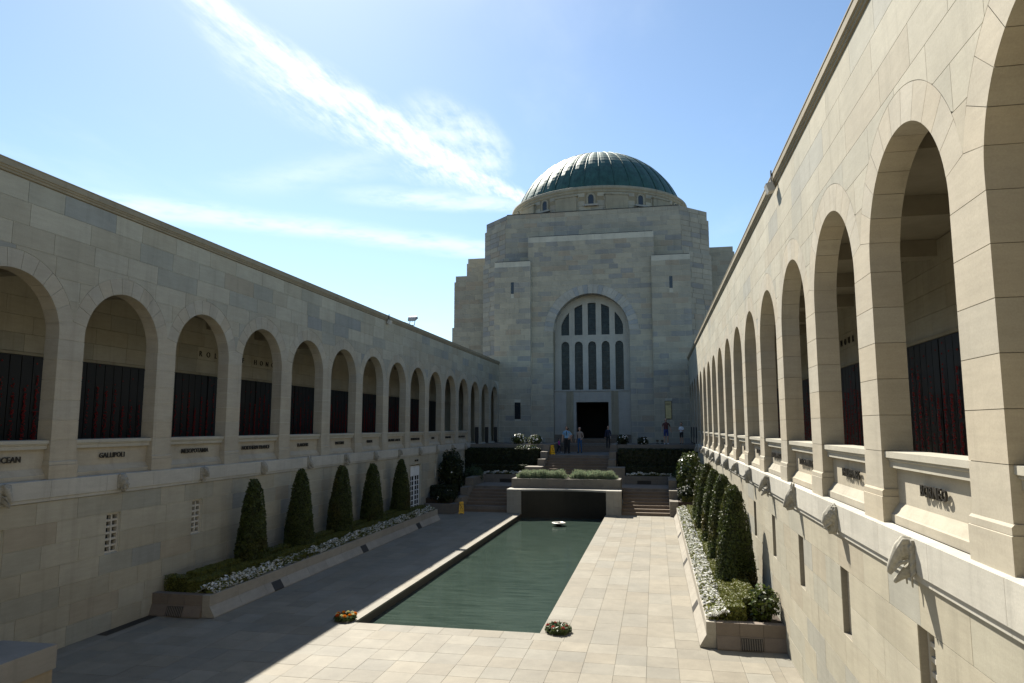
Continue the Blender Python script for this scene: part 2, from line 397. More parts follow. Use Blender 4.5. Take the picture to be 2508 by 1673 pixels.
def remeshed(mb, name, mat, vox=.022, smooth=3):
    o = mb.build(name, mat); md = o.modifiers.new('r', 'REMESH'); md.mode = 'VOXEL'; md.voxel_size = vox
    s = o.modifiers.new('s', 'SMOOTH'); s.iterations = smooth; s.factor = .5
    me = eval_mesh(o); D.objects.remove(o); me.name = name
    for p in me.polygons: p.use_smooth = True
    return me
def gargoyle(kind):
    """a carved head hanging out of the ledge: local +X looks out of the wall, Z up, root at the wall"""
    b = MB(); rot = lambda a: Matrix.Rotation(a, 3, 'Y')
    b.box(-.03, .06, -.17, .17, -.17, .165)                                  # neck block
    def both(f):
        for sd in (-1, 1): f(sd)
    T = lambda pts, r, n=10: b.tube(pts, r, n)
    if kind == 0:       # lizard with an open jaw and folded frill
        T([(.02, 0, .06), (.12, 0, .08), (.20, 0, .03), (.29, 0, -.07), (.36, 0, -.16), (.385, 0, -.20)], [.13, .125, .105, .075, .05, .02])
        T([(.02, 0, -.16), (.11, 0, -.185), (.20, 0, -.235), (.29, 0, -.285), (.31, 0, -.29)], [.085, .065, .045, .03, .012])
        both(lambda sd: (b.ball((.175, sd * .10, .075), (.04, .03, .04)), T([(.06, sd * .10, .15), (.16, sd * .10, .15), (.25, sd * .075, .06)], [.03, .032, .016], 6), T([(.06, sd * .10, -.05), (.22, sd * .085, -.09), (.36, sd * .025, -.215)], [.018, .02, .012], 6)))
        for q in range(4): both(lambda sd: T([(.015, sd * (.15 + .012 * q), .15 - q * .10), (.075, sd * .15, .09 - q * .10), (.06, sd * .12, -.03 - q * .10)], [.02, .026, .016], 6))
    elif kind == 1:     # hawk with a hooked beak
        T([(.02, 0, .02), (.10, 0, .06), (.18, 0, .05)], [.16, .15, .11]); T([(.18, 0, .06), (.27, 0, .03), (.335, 0, -.05), (.345, 0, -.14)], [.085, .07, .045, .012])
        T([(.15, 0, -.03), (.24, 0, -.07), (.28, 0, -.12)], [.07, .05, .015])
        both(lambda sd: (b.ball((.19, sd * .09, .075), (.035, .025, .035)), T([(.1, sd * .1, .15), (.22, sd * .10, .115), (.27, sd * .06, .06)], [.03, .032, .012], 6)))
        for q in range(4): both(lambda sd: T([(.05, sd * (.15 - q * .035), .0 - q * .03), (.10 - q * .01, sd * (.13 - q * .03), -.16 - q * .02), (.07, sd * (.10 - q * .025), -.25)], [.03, .035, .012], 6))
    elif kind == 2:     # long eared wallaby
        T([(.02, 0, -.02), (.12, 0, .02), (.2, 0, -.06), (.29, 0, -.17), (.32, 0, -.22)], [.15, .135, .11, .07, .045])
        both(lambda sd: (T([(.08, sd * .08, .09), (.06, sd * .14, .19), (.04, sd * .17, .27)], [.035, .05, .01], 8), b.ball((.185, sd * .095, .01), .032), T([(.12, sd * .10, .06), (.22, sd * .09, .02)], [.02, .015], 6)))
        b.ball((.33, 0, -.19), (.035, .045, .03)); T([(.06, 0, -.18), (.16, 0, -.22), (.26, 0, -.26)], [.09, .06, .03])
    elif kind == 3:     # wombat, broad and round
        T([(.02, 0, -.02), (.13, 0, .02), (.21, 0, -.02)], [.165, .17, .14]); T([(.2, 0, -.04), (.29, 0, -.09)], [.11, .08]); b.box(.30, .37, -.045, .045, -.09, -.04)
        both(lambda sd: (T([(.07, sd * .10, .12), (.07, sd * .15, .2)], [.05, .025], 8), b.ball((.24, sd * .085, .045), .026), b.ball((.25, sd * .07, -.14), (.06, .05, .05))))
        T([(.1, 0, -.17), (.26, 0, -.2)], [.1, .05])
    else:               # scaled turtle-like head
        T([(.02, 0, 0), (.12, 0, .02), (.22, 0, -.04), (.30, 0, -.12)], [.16, .155, .12, .05])
        for r_ in range(6):
            for a in range(7):
                q = -1.25 + a * .417 + (r_ % 2) * .2; xx = .03 + r_ * .042; rr = .162 - .012 * max(0, r_ - 2) * 2
                b.ball((xx, rr * math.sin(q), .02 - r_ * .012 + rr * math.cos(q)), (.032, .032, .024), 6, 4)
        both(lambda sd: (b.ball((.22, sd * .10, .03), .03), T([(.12, sd * .12, -.08), (.24, sd * .08, -.15), (.3, sd * .02, -.18)], [.02, .018, .01], 6)))
        T([(.04, 0, -.16), (.2, 0, -.22)], [.11, .05])
    return remeshed(b, 'gargoyle_head', 'stone_carved', .011, 1)
GARG = [gargoyle(k) for k in range(5)]

# ------------------------------------------------------------------ people
def person(h, pose, mats, face, female=False, child=False, hairlong=False):
    """one continuous skinned body; returns (mesh, hair mesh) standing at the origin, looking along -Y turned by face"""
    s = h / 1.75; hd = 1.16 if child else 1.0
    sw = .155 if (female or child) else .185; hip = .085
    la, ra = pose.get('la', (.25, 0, -.52)), pose.get('ra', (-.25, 0, -.52))
    P = {}; E = []; seg = {}
    def v(n, co, r): P[n] = (Vector(co), r)
    def e(a, b, m): E.append((a, b)); seg[(a, b)] = m
    v('pel', (0, 0, .95), .125); v('waist', (0, .005, 1.08), .118 if not female else .105); v('chest', (0, .005, 1.28), .145); v('shc', (0, .01, 1.40), .10); v('neck', (0, .005, 1.49), .055); v('hb', (0, -.005, 1.56), .06)
    up, lo = mats['top'], mats['bottom']
    e('pel', 'waist', lo); e('waist', 'chest', up); e('chest', 'shc', up); e('shc', 'neck', up); e('neck', 'hb', mats['skin'])
    st = pose.get('stride', 0)
    for sd, nm in ((1, 'l'), (-1, 'r')):
        f = st * sd
        v(nm + 'hip', (sd * hip, 0, .88), .092); v(nm + 'kn', (sd * (hip + .015), -f * .55 - .01, .50), .062); v(nm + 'cf', (sd * (hip + .02), -f * .7 + .02, .36), .056)
        v(nm + 'an', (sd * (hip + .025), -f + .03, .085), .042); v(nm + 'he', (sd * (hip + .028), -f + .03, .045), .045); v(nm + 'to', (sd * (hip + .055), -f - .13, .035), .036)
        e('pel', nm + 'hip', lo); e(nm + 'hip', nm + 'kn', lo); lower = mats['skin'] if mats.get('shorts') else lo
        e(nm + 'kn', nm + 'cf', lower); e(nm + 'cf', nm + 'an', lower); e(nm + 'an', nm + 'he', mats['shoe']); e(nm + 'he', nm + 'to', mats['shoe'])
        v(nm + 'sh', (sd * sw, .01, 1.385), .062); e('shc', nm + 'sh', up)
        el, wr = pose.get(nm + 'el', (.06, .03, -.29)), pose.get(nm + 'wr', (.03, -.09, -.24))
        E1 = Vector((sd * sw, .01, 1.385)) + Vector((sd * el[0], el[1], el[2])); W1 = E1 + Vector((sd * wr[0], wr[1], wr[2]))
        v(nm + 'el', E1, .045); v(nm + 'wr', W1, .031)
        e(nm + 'sh', nm + 'el', up); e(nm + 'el', nm + 'wr', mats['skin'] if mats.get('short_sleeve') else up)
        d = (W1 - E1).normalized(); hnd = W1 + d * .075
        v(nm + 'pa', hnd, .036); e(nm + 'wr', nm + 'pa', mats['skin'])
        side = d.cross(Vector((0, 1, 0.2))).normalized(); fwd = side.cross(d).normalized()
        P[nm + '_hand'] = (hnd, d, side, fwd)
    names = [n for n in P if not n.endswith('_hand')]; idx = {n: i for i, n in enumerate(names)}
    me = D.meshes.new('body'); me.from_pydata([P[n][0] for n in names], [(idx[a], idx[b]) for a, b in E], [])
    o = D.objects.new('body', me); COL.objects.link(o)
    o.modifiers.new('skin', 'SKIN'); sub = o.modifiers.new('sub', 'SUBSURF'); sub.levels = 1; sub.render_levels = 1
    for n in names:
        sv_ = me.skin_vertices[0].data[idx[n]]; r = P[n][1]; sv_.radius = (r, r * (.72 if n in ('pel', 'waist', 'chest', 'shc') else 1)); sv_.use_root = n == 'pel'
        if n in ('pel', 'waist', 'chest'): sv_.radius = (r * 1.18, r * .78)
    m2 = eval_mesh(o); D.objects.remove(o)
    ml = []
    def mi(n):
        if n not in ml: ml.append(n)
        return ml.index(n)
    b = MB(); vs = [p.co.copy() for p in m2.vertices]
    fs = []; 
    segs = [(P[a][0], P[c][0], seg[(a, c)]) for a, c in E]
    for p in m2.polygons:
        c = p.center; best = None
        for a, q, m in segs:
            ab = q - a; t = max(0, min(1, (c - a).dot(ab) / max(ab.length_squared, 1e-9))); dd = (a + ab * t - c).length
            if best is None or dd < best[0]: best = (dd, m, t)
        m = best[1]
        if mats.get('shorts') and m == mats['bottom'] and c.z < .56: m = mats['skin']
        if mats.get('short_sleeve') and m == up and abs(c.x) > sw + .02 and c.z < 1.22: m = mats['skin']
        if 1.0 > c.z > .965 and m in (lo, up) and abs(c.x) < .2: m = mats.get('belt', lo)
        elif c.z >= 1.0 and m == lo and c.z > .99: m = up
        b.add([vs[i] for i in p.vertices], [tuple(range(len(p.vertices)))], mi(m), None, True)
    # hands: palm with five unequal, bent fingers
    for nm, sd in (('l', 1), ('r', -1)):
        hp, d, side, fwd = P[nm + '_hand']
        for k, (off, ln) in enumerate(((-.027, .058), (-.009, .068), (.009, .064), (.026, .05))):
            a = hp + d * .02 + fwd * off; bq = a + d * ln * .6; c = bq + d * ln * .35 - side * sd * .022
            b.tube([a, bq, c], [.0095, .009, .007], 6, mi(mats['skin']))
        b.tube([hp - d * .03 - fwd * .025, hp + d * .01 - fwd * .055, hp + d * .04 - fwd * .055], [.012, .011, .008], 6, mi(mats['skin']))
    # head with nose, ears, eyes and mouth
    hz = 1.645 + (.02 if child else 0); hr = .092 * hd
    b.ball((0, -.01, hz), (hr * .82, hr * 1.0, hr * 1.25), 16, 10, mi(mats['skin'])); b.ball((0, -.035, hz - hr * .62), (hr * .55, hr * .6, hr * .55), 12, 8, mi(mats['skin']))
    b.tube([(0, -.01 - hr * .93, hz + .012), (0, -.02 - hr * 1.1, hz - .02)], [.009, .016], 6, mi(mats['skin']))
    for sd in (-1, 1):
        b.ball((sd * hr * .83, .005, hz - .005), (.012, .022, .032), 8, 6, mi(mats['skin'])); b.ball((sd * .032, -.008 - hr * .9, hz + .008), (.013, .008, .008), 8, 5, mi(mats.get('eye', 'hair')))
    b.box(-.024, .024, -.02 - hr * .98, -.005 - hr * .80, hz - .062, hz - .055, mi('maroon'))
    if mats.get('glasses'):
        for sd in (-1, 1): b.ball((sd * .034, -.014 - hr * .92, hz + .01), (.026, .008, .019), 10, 6, mi('black_print'))
    if mats.get('tie'): b.prism([(-.022, 1.44), (.022, 1.44), (.03, 1.2), (0, 1.14), (-.03, 1.2)], -.135, -.15, lambda u, w, dp: (u, dp, w), mi('black_print'))
    for i, (x, y, z) in enumerate(b.v): b.v[i] = (x * s, y * s, z * s)
    hm = MB()
    if mats['hair']:
        hb = []
        for i in range(1):
            hm.ball((0, .012, hz + hr * .28), (hr * .93, hr * 1.06, hr * 1.08), 16, 8)
        hm.v = [(x, y if not (y < -.03 and z < hz + hr * .75) else max(y, -.03), z) for x, y, z in hm.v]
        if hairlong: hm.ball((0, .055, hz - .10), (hr * .95, hr * .55, hr * 1.5), 12, 8)
        hm.v = [(x * s, y * s, z * s) for x, y, z in hm.v]
    bm_ = b.mesh('body', ml)
    hmesh = hm.mesh('hair', mats['hair']) if mats['hair'] else None
    return bm_, hmesh
HIP = dict(lel=(.19, .06, -.22), lwr=(-.13, -.10, -.16))
PEOPLE = [
    ('person', 'person in light blue shirt and black trousers with a hand on the hip', person(1.84, dict(HIP), dict(top='shirt_blue', bottom='trouser_black', skin='skin', shoe='shoe', hair='hair', short_sleeve=1, belt='belt', glasses=1, tie=1), 0), (-1.10, 48.45, 2.757), R(8)),
    ('person', 'person in white shirt half hidden behind the person in light blue', person(1.74, {}, dict(top='shirt_white', bottom='trouser_black', skin='skin', shoe='shoe', hair='hair', short_sleeve=1), 0), (-1.12, 49.3, 2.757), R(170)),
    ('person', 'person in beige jacket and blue jeans standing on the upper landing', person(1.78, dict(lwr=(-.05, -.16, -.12)), dict(top='jacket_beige', bottom='jeans', skin='skin', shoe='shoe', hair='hair_grey', glasses=0), 0), (-.30, 49.5, 2.757), R(-15)),
    ('person', 'small child in pink top running behind the yellow sign', person(.98, dict(stride=.2, lel=(.12, .1, -.2), rel=(.12, -.1, -.2)), dict(top='pink', bottom='navy', skin='skin', shoe='shoe_white', hair='hair'), 0, child=True, hairlong=True), (-1.84, 50.2, 2.757), R(75)),
    ('person', 'person in dark clothes standing beside the big doorway', person(1.60, dict(lwr=(-.02, -.12, -.2)), dict(top='navy', bottom='trouser_black', skin='skin', shoe='shoe', hair='hair'), 0, female=True), (1.47, 52.45, 3.035), R(5)),
    ('person', 'person in maroon shirt and blue shorts below the framed notice', person(1.86, dict(lel=(.12, .06, -.26)), dict(top='maroon', bottom='shorts_blue', skin='skin', shoe='shoe_white', hair=None, shorts=1, short_sleeve=1), 0), (5.62, 52.6, 3.32), R(10)),
    ('person', 'child in white shirt and black shorts near the right arcade', person(1.52, dict(lel=(.05, -.05, -.26), lwr=(-.1, -.18, .02), rel=(.05, -.05, -.26), rwr=(-.1, -.18, .02), stride=.06), dict(top='shirt_white', bottom='shorts_black', skin='skin', shoe='shoe', hair='hair', shorts=1, short_sleeve=1), 0, child=True), (6.7, 52.7, 3.32), R(-20)),
]
def place_people():
    for nm, lab, (bm_, hm), loc, rz in PEOPLE:
        o = link(nm, bm_, None, loc, None, rz); props(o, lab, 'person', 'visitors by the tower')
        if hm: link('hair', hm, o)

# ------------------------------------------------------------------ picking the pieces that show largest
CF = Vector((-math.sin(R(11.39)) * math.cos(R(6.849)), math.cos(R(11.39)) * math.cos(R(6.849)), math.sin(R(6.849))))
CR = Vector((math.cos(R(11.39)), math.sin(R(11.39)), 0)); CU = CR.cross(CF)
def score(c, n, area):
    d = Vector(c) - Vector((4.87, 0, 4.6)); z = d.dot(CF)
    if z < .5: return 0
    u, v = d.dot(CR) / z, d.dot(CU) / z
    if abs(u) > .80 or abs(v) > .56: return 0
    return area * max(0, -d.normalized().dot(Vector(n))) / d.length_squared
def lay(name, parent, items, mats, normal, limit=300, extra_name=None):
    """items: (x0,x1,y0,y1,z0,z1,colour). The largest in view become objects, the rest one joined part"""
    ax = max(range(3), key=lambda i: abs(normal[i]))
    def sc(b):
        dm = [abs(b[1] - b[0]), abs(b[3] - b[2]), abs(b[5] - b[4])]; a = 1
        for i in range(3):
            if i != ax: a *= dm[i]
        return score(((b[0] + b[1]) / 2, (b[2] + b[3]) / 2, (b[4] + b[5]) / 2), normal, a)
    items = sorted(items, key=sc, reverse=True); rest = []
    for i, b in enumerate(items):
        if i < limit and (sc(b) > 0 or len(items) <= limit): block(name, parent, *b[:6], b[6], mats[0])
        else: rest.append(b)
    if rest:
        m = MB()
        for b in rest: m.box(*b[:6], 0, b[6])
        o = m.build(extra_name or name + 's', mats[1], parent); o['kind'] = 'stuff'

# ------------------------------------------------------------------ arcades
XW = 7.44; TH = .34
def arcade(s, label, p0, B, k0, k1, names, open_from, g, mort, gseed, exits):
    global PAL
    PAL = squeeze(PAL0, 1.1 if s < 0 else .7)
    random.seed(100 + gseed)
    root = empty('arcade_wall', label, 'arcade', 'arcades along the court')
    F = lambda d, y, z: (s * (XW + d), y, z)
    PW = .345; r = B / 2 - PW; zs = 7.71 - r; H2 = B / 2
    th0 = math.atan2(.32, H2); Ro = math.hypot(.32, H2); zc = zs + .32
    piers = [p0 + B * k for k in range(k0, k1 + 1)]; Y0, Y1 = piers[0] - PW, piers[-1] + PW
    bays = [(k, p0 + B * (k + .5)) for k in range(k0, k1)]
    LEDGE_END = 46.5
    # ---- body of the wall behind the facing stones
    core = MB(); e = .012
    def cbox(d0, d1, y0, y1, z0, z1): core.box(s * (XW + d0), s * (XW + d1), y0, y1, z0, z1)
    cbox(.25, TH - .02, Y0 + .01, Y1 - .01, -.3, 3.44)
    lows = [0, .42, .86, 1.28, 1.72, 2.18, 2.63, 3.07]
    holes = [(yc - .22, yc + .22, 1.72, 2.63) for k, yc in bays if yc < 46] + [(a, b, 0, 2.63) for a, b in exits]
    holes = [h for h in holes if not (h[2] > 1 and any(a - .5 < (h[0] + h[1]) / 2 < b + .5 for a, b in exits))]
    def spans(z0, z1, a, b):
        hs = sorted((h[0], h[1]) for h in holes if h[2] < z1 - .01 and h[3] > z0 + .01); out = []; c = a
        for h0, h1 in hs:
            if h0 > c: out.append((c, h0))
            c = max(c, h1)
        if b > c: out.append((c, b))
        return out
    for z0, z1 in zip(lows, lows[1:]):
        for a, b in spans(z0, z1, Y0 + .01, Y1 - .01): cbox(e - .04, .25, a, b, z0, z1)
    for p in piers: core.box(s * (XW + e), s * (XW + TH - e), p - PW + e, p + PW - e, 3.44, zc)
    fn = lambda u, w, d: (s * (XW + d), u, w)
    for k, yc in bays:
        lo = lambda y: zs + math.sqrt(max((r + e) ** 2 - (y - yc) ** 2, 0)) if abs(y - yc) < r + e else zc
        for poly in colpoly(yc - H2, yc + H2, lambda y: max(lo(y), zs), lambda y: 9.5, 40): core.prism(poly, e, TH - e, fn)
    core.build('wall_core', mort, root)
    # ---- facing stones of the lower wall
    items = []
    for ci, (z0, z1) in enumerate(zip(lows, lows[1:])):
        for a, b in spans(z0, z1, Y0, min(Y1, LEDGE_END + .4)):
            c = a + (random.uniform(.3, 1.0) if b - a > 6 else 0); pts = [a] if c == a else [a, c]
            if b - a < 6:
                n = max(1, round((b - a) / random.choice((.95, 1.15, 1.35))))
                cut = sorted([0, 1] + [(i + random.uniform(-.22, .22)) / n for i in range(1, n)]); pts = [a + (b - a) * t for t in cut]
            else:
                while b - pts[-1] > 1.9: pts.append(pts[-1] + random.uniform(.8, 1.5))
                pts.append(b)
            for q0, q1 in zip(pts, pts[1:]):
                items.append((s * (XW - .04 + random.uniform(0, .002)), s * (XW + .02), q0 + g, q1 - g, z0 + g, z1 - g, tint()))
    lay('base_stone', root, items, ('stone_obj', 'stone_att'), (-s, 0, 0))
    # ---- upper courses above the arches
    items = []
    for z0, z1 in ((8.17, 8.62), (8.62, 9.09), (9.09, 9.54)):
        c = Y0
        while c < Y1 - .01:
            q = min(c + random.uniform(.85, 1.6), Y1)
            if Y1 - q < .5: q = Y1
            items.append((s * XW, s * (XW + .06), c + g, q - g, z0 + g, z1 - g, tint())); c = q
    lay('frieze_stone', root, items, ('stone_obj', 'stone_att'), (-s, 0, 0))
    # ---- piers
    courses = [(3.88, 4.316), (4.316, 4.731), (4.731, 5.153), (5.153, 5.578), (5.578, 6.003), (6.003, 6.43)]
    m = MB(); N_ = 6
    arcL = [(-H2 + r * math.cos(th0 * i / N_), zs + r * math.sin(th0 * i / N_)) for i in range(N_ + 1)]
    poly = [(-PW + g, 6.43 + g)] + [(u + g, w) for u, w in arcL] + [(0, zc - g)] + [(-u - g, w) for u, w in reversed(arcL)] + [(PW - g, 6.43 + g)]
    springer = m.prism(poly, 0, TH, fn).mesh('springer', 'stone_obj')
    plinth = MB().prism([(-.03, 3.50), (-.03, 3.795), (-.018, 3.80), (TH, 3.80), (TH, 3.50)], -PW - .028, PW + .028, lambda d, w, y: (s * (XW + d), y, w)).mesh('plinth', 'stone_obj')
    mould = MB().prism([(-.022, 3.803), (-.022, 3.86), (-.002, 3.882), (TH, 3.882), (TH, 3.803)], -PW - .02, PW + .02, lambda d, w, y: (s * (XW + d), y, w)).mesh('moulding', 'stone_obj')
    for p in piers:
        link('plinth', plinth, root, (0, p, 0), cream()); link('pier_moulding', mould, root, (0, p, 0), cream())
        for z0, z1 in courses: block('pier_stone', root, s * XW, s * (XW + TH), p - PW, p + PW, z0 + g, z1 - g, cream())
        link('springer', springer, root, (0, p, 0), cream())
    # ---- arch rings and spandrels
    NV = 11; vm = []
    for i in range(NV):
        a0 = th0 + (math.pi - 2 * th0) * i / NV; a1 = th0 + (math.pi - 2 * th0) * (i + 1) / NV; gi = g / r
        inner = [(r * math.cos(a), zs + r * math.sin(a)) for a in [a0 + gi + (a1 - a0 - 2 * gi) * t / 4 for t in range(5)]]
        outer = [((Ro - g) * math.cos(a), zs + (Ro - g) * math.sin(a)) for a in [a0 + gi * .75 + (a1 - a0 - 1.5 * gi) * t / 4 for t in range(5)]]
        vm.append(MB().prism(inner + outer[::-1], 0, TH, fn).mesh('voussoir', 'stone_obj'))
    sm_ = []
    ring = lambda u: zs + math.sqrt(max(Ro * Ro - (abs(u) - H2) ** 2, 0))
    for z0, z1, cuts in ((zc, 7.28, (-H2, H2)), (7.28, 7.72, (-H2, .12, H2)), (7.72, 8.17, (-H2, -.55, .62, H2))):
        for a, b in zip(cuts, cuts[1:]):
            for poly in colpoly(a + g, b - g, lambda u: max(ring(u) + g, z0 + g), lambda u: z1 - g, 30): sm_.append(MB().prism(poly, 0, .06, fn).mesh('spandrel_stone', 'stone_obj'))
    for k, yc in bays:
        for v in vm: link('voussoir', v, root, (0, yc, 0), cream(.04))
    for p in piers[1:-1]:
        for v in sm_: link('spandrel_stone', v, root, (0, p, 0), tint())
    # ---- ledge, carved heads, parapets with names
    prof = [(-.095, 3.155), (-.095, 3.50), (.03, 3.515), (.03, 3.08), (-.068, 3.08), (-.068, 3.14), (-.08, 3.155)]
    n = 0; c = Y0
    ledge = {}
    while c < LEDGE_END - .01:
        q = min(c + B / 2, LEDGE_END)
        key = round(q - c, 3)
        if key not in ledge: ledge[key] = MB().prism(prof, g * .7, key - g * .7, lambda d, w, y: (s * (XW + d), y, w)).mesh('ledge_stone', 'stone_obj')
        k_ = random.uniform(.96, 1.04); link('ledge_stone', ledge[key], root, (0, c, 0), (.60 * k_, .575 * k_, .50 * k_)); c = q
    pw = r - .004
    panel = MB().box(s * (XW + .15), s * (XW + TH - .01), -pw, pw, 3.735, 4.13).mesh('parapet_panel', 'stone_obj')
    pbase = MB().prism([(.05, 3.515), (.05, 3.61), (.07, 3.62), (.10, 3.665), (.145, 3.735), (TH - .01, 3.735), (TH - .01, 3.515)], -pw + .0, pw, lambda d, w, y: (s * (XW + d), y, w)).mesh('panel_base', 'stone_obj')
    sill = MB().prism([(.075, 4.132), (.075, 4.205), (.055, 4.215), (.055, 4.24), (.03, 4.245), (.03, 4.312), (TH - .02, 4.322), (TH - .02, 4.132)], -pw, pw, lambda d, w, y: (s * (XW + d), y, w)).mesh('sill', 'stone_obj')
    lat = MB(); ld_ = .02 if s < 0 else .045
    for yb in (-.195, 0, .195): lat.box(s * (XW + ld_), s * (XW + ld_ + .08), yb - .023, yb + .023, 1.72, 2.63)
    for i in range(7):
        zb = 1.745 + i * .143; lat.box(s * (XW + ld_ + .005), s * (XW + ld_ + .075), -.172, -.023, zb - .022, zb + .026); lat.box(s * (XW + ld_ + .005), s * (XW + ld_ + .075), .023, .172, zb - .022, zb + .026)
    lat = lat.mesh('window_lattice', 'lattice')
    slot = MB().box(s * (XW + .235), s * (XW + .248), -.217, .217, 1.722, 2.628).mesh('recess_backing', 'dark_void')  # near-black sheet at the back of the slot, painted shade
    for k, yc in bays:
        if k < open_from:
            pn = link('parapet_panel', panel, root, (0, yc, 0), cream()); link('panel_base', pbase, root, (0, yc, 0), cream()); link('sill', sill, root, (0, yc, 0), (.54, .51, .42))
            if k in names:
                t = link('lettering', TXT[names[k]], pn, (s * (XW + .115), 0, 3.935)); t.rotation_euler = (R(90), 0, R(90 if s < 0 else -90)); t['label'] = 'raised bronze letters reading ' + names[k]
            gk = link('gargoyle_head', GARG[(k * 3 + 1 + gseed * 2) % 5 if not (s > 0 and k == -3) else 0], root, (s * (XW - .09), yc + .08, 3.33)); gk.rotation_euler = (0, 0, math.pi if s > 0 else 0); gk.scale = (.60, .64, .92)
            if any(abs((h[0] + h[1]) / 2 - yc) < .1 for h in holes if h[2] > 1):
                link('recess_backing', slot, root, (0, yc, 0)); link('window_lattice', lat, root, (0, yc, 0))
        else:
            m = MB().box(s * (XW + .03), s * (XW + .30), -.03, 0, 3.36, 4.55)
            m.build('metal_panel', 'dark_metal', root, (0, yc + r - .003, 0))
    # ---- cornice
    cp = [(.02, 9.545), (-.025, 9.56), (-.025, 9.60), (-.05, 9.615), (-.05, 9.645), (-.075, 9.66), (-.075, 9.775), (-.085, 9.78), (-.085, 9.80), (.45, 9.83), (.45, 9.545)]
    nn = round((Y1 - Y0) / 2.4); ln = (Y1 - Y0) / nn
    cm = MB().prism(cp, .002, ln - .002, lambda d, w, y: (s * (XW + d), y, w)).mesh('cornice_stone', 'stone_obj')
    for i in range(nn): link('cornice_stone', cm, root, (0, Y0 + ln * i, 0), (lambda k_: (.36 * k_, .31 * k_, .22 * k_))(random.uniform(.95, 1.05)))
    # ---- the gallery behind
    gal = MB()
    gx = lambda a: s * (XW + a)
    gal.box(gx(TH - .01), gx(3.3), Y0, Y1, 3.2, 3.46, 0); gal.box(gx(3.075), gx(3.3), Y0, Y1, 3.46, 9.6, 0)
    gal.box(gx(TH), gx(3.075), Y0, Y1, 8.32, 8.5, 1); gal.box(gx(.45), gx(3.3), Y0, Y1, 9.6, 9.7, 0)
    gal.box(gx(TH), gx(3.075), Y0, Y0 + .2, 3.46, 8.32, 0); gal.box(gx(TH), gx(3.075), Y1 - .2, Y1 - .005, 3.46, 8.32, 0)
    gal.build('gallery_shell', ['plaster', 'soffit'], root)
    bm_ = MB().box(gx(TH), gx(3.07), -.2, .2, 7.98, 8.315).mesh('ceiling_beam', 'soffit')
    for p in piers[1:-1]: link('ceiling_beam', bm_, root, (0, p, 0))
    MB().box(gx(2.99), gx(3.07), Y0 + .25, Y1 - .25, 6.36, 6.43).build('panel_cornice', 'stone_cream', root)
    items = []
    for z0, z1 in ((6.44, 6.89), (6.89, 7.34), (7.34, 7.8), (7.8, 8.3)):
        c = Y0 + .25
        while c < Y1 - .3:
            q = min(c + random.uniform(.9, 1.3), Y1 - .25); items.append((gx(3.03), gx(3.074), c + .004, q - .004, z0 + .004, z1 - .004, tint(PAL[:3]))); c = q
    lay('gallery_stone', root, items, ('stone_obj', 'stone_att'), (-s, 0, 0), 200)
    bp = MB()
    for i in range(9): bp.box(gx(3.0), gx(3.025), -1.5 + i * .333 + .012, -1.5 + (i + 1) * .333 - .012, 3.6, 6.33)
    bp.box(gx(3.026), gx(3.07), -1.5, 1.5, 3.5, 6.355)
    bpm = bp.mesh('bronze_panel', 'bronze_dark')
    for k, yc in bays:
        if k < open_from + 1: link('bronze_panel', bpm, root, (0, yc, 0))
    tx = link('lettering', TXT['ROLL OF HONOUR'], root, (s * (XW + 3.015), 24.45 if s < 0 else 24.3, 7.08)); tx.rotation_euler = (R(90), 0, R(90 if s < 0 else -90))
    pop = MB(); yy = Y0 + 1.0
    while yy < min(46, Y1 - .3):
        top = random.uniform(5.2, 5.95); dens = random.choice((.3, .5, .7, .9, 1.2))
        for i in range(int(130 * dens)):
            z = 3.9 + (top - 3.9) * random.random() ** 1.25; a = yy + random.gauss(0, .016 + .012 * (z < 5))
            rr = random.uniform(.016, .027); x = gx(2.985 - random.random() * .02)
            pop.add([(x, a + rr * math.cos(q), z + rr * math.sin(q)) for q in (0, 1.26, 2.51, 3.77, 5.03)] + [(x - s * .02, a, z)], [(0, 1, 5), (1, 2, 5), (2, 3, 5), (3, 4, 5), (4, 0, 5)])
        for i in range(random.randint(0, 2)):
            z = random.uniform(top, 6.3); a = yy + random.gauss(0, .05); rr = .025; x = gx(2.985)
            pop.add([(x, a + rr * math.cos(q), z + rr * math.sin(q)) for q in (0, 1.26, 2.51, 3.77, 5.03)] + [(x - s * .02, a, z)], [(0, 1, 5), (1, 2, 5), (2, 3, 5), (3, 4, 5), (4, 0, 5)])
        yy += .333
    po = pop.build('poppies', 'poppy', root, fix=False); po['kind'] = 'stuff'
    return root
LW = arcade(-1, 'shaded pale stone arcade on the left with round arches and named parapets', 12.97, 3.05, -3, 14, LEFT_NAMES, 11, .0045, 'mortar_pale', 1, [(34.75, 36.5)])
RW = arcade(1, 'sunlit cream stone arcade on the right with tall round arches', 15.405, 3.036, -5, 13, RIGHT_NAMES, 10, .0032, 'mortar', 2, [(35.2, 36.9)])

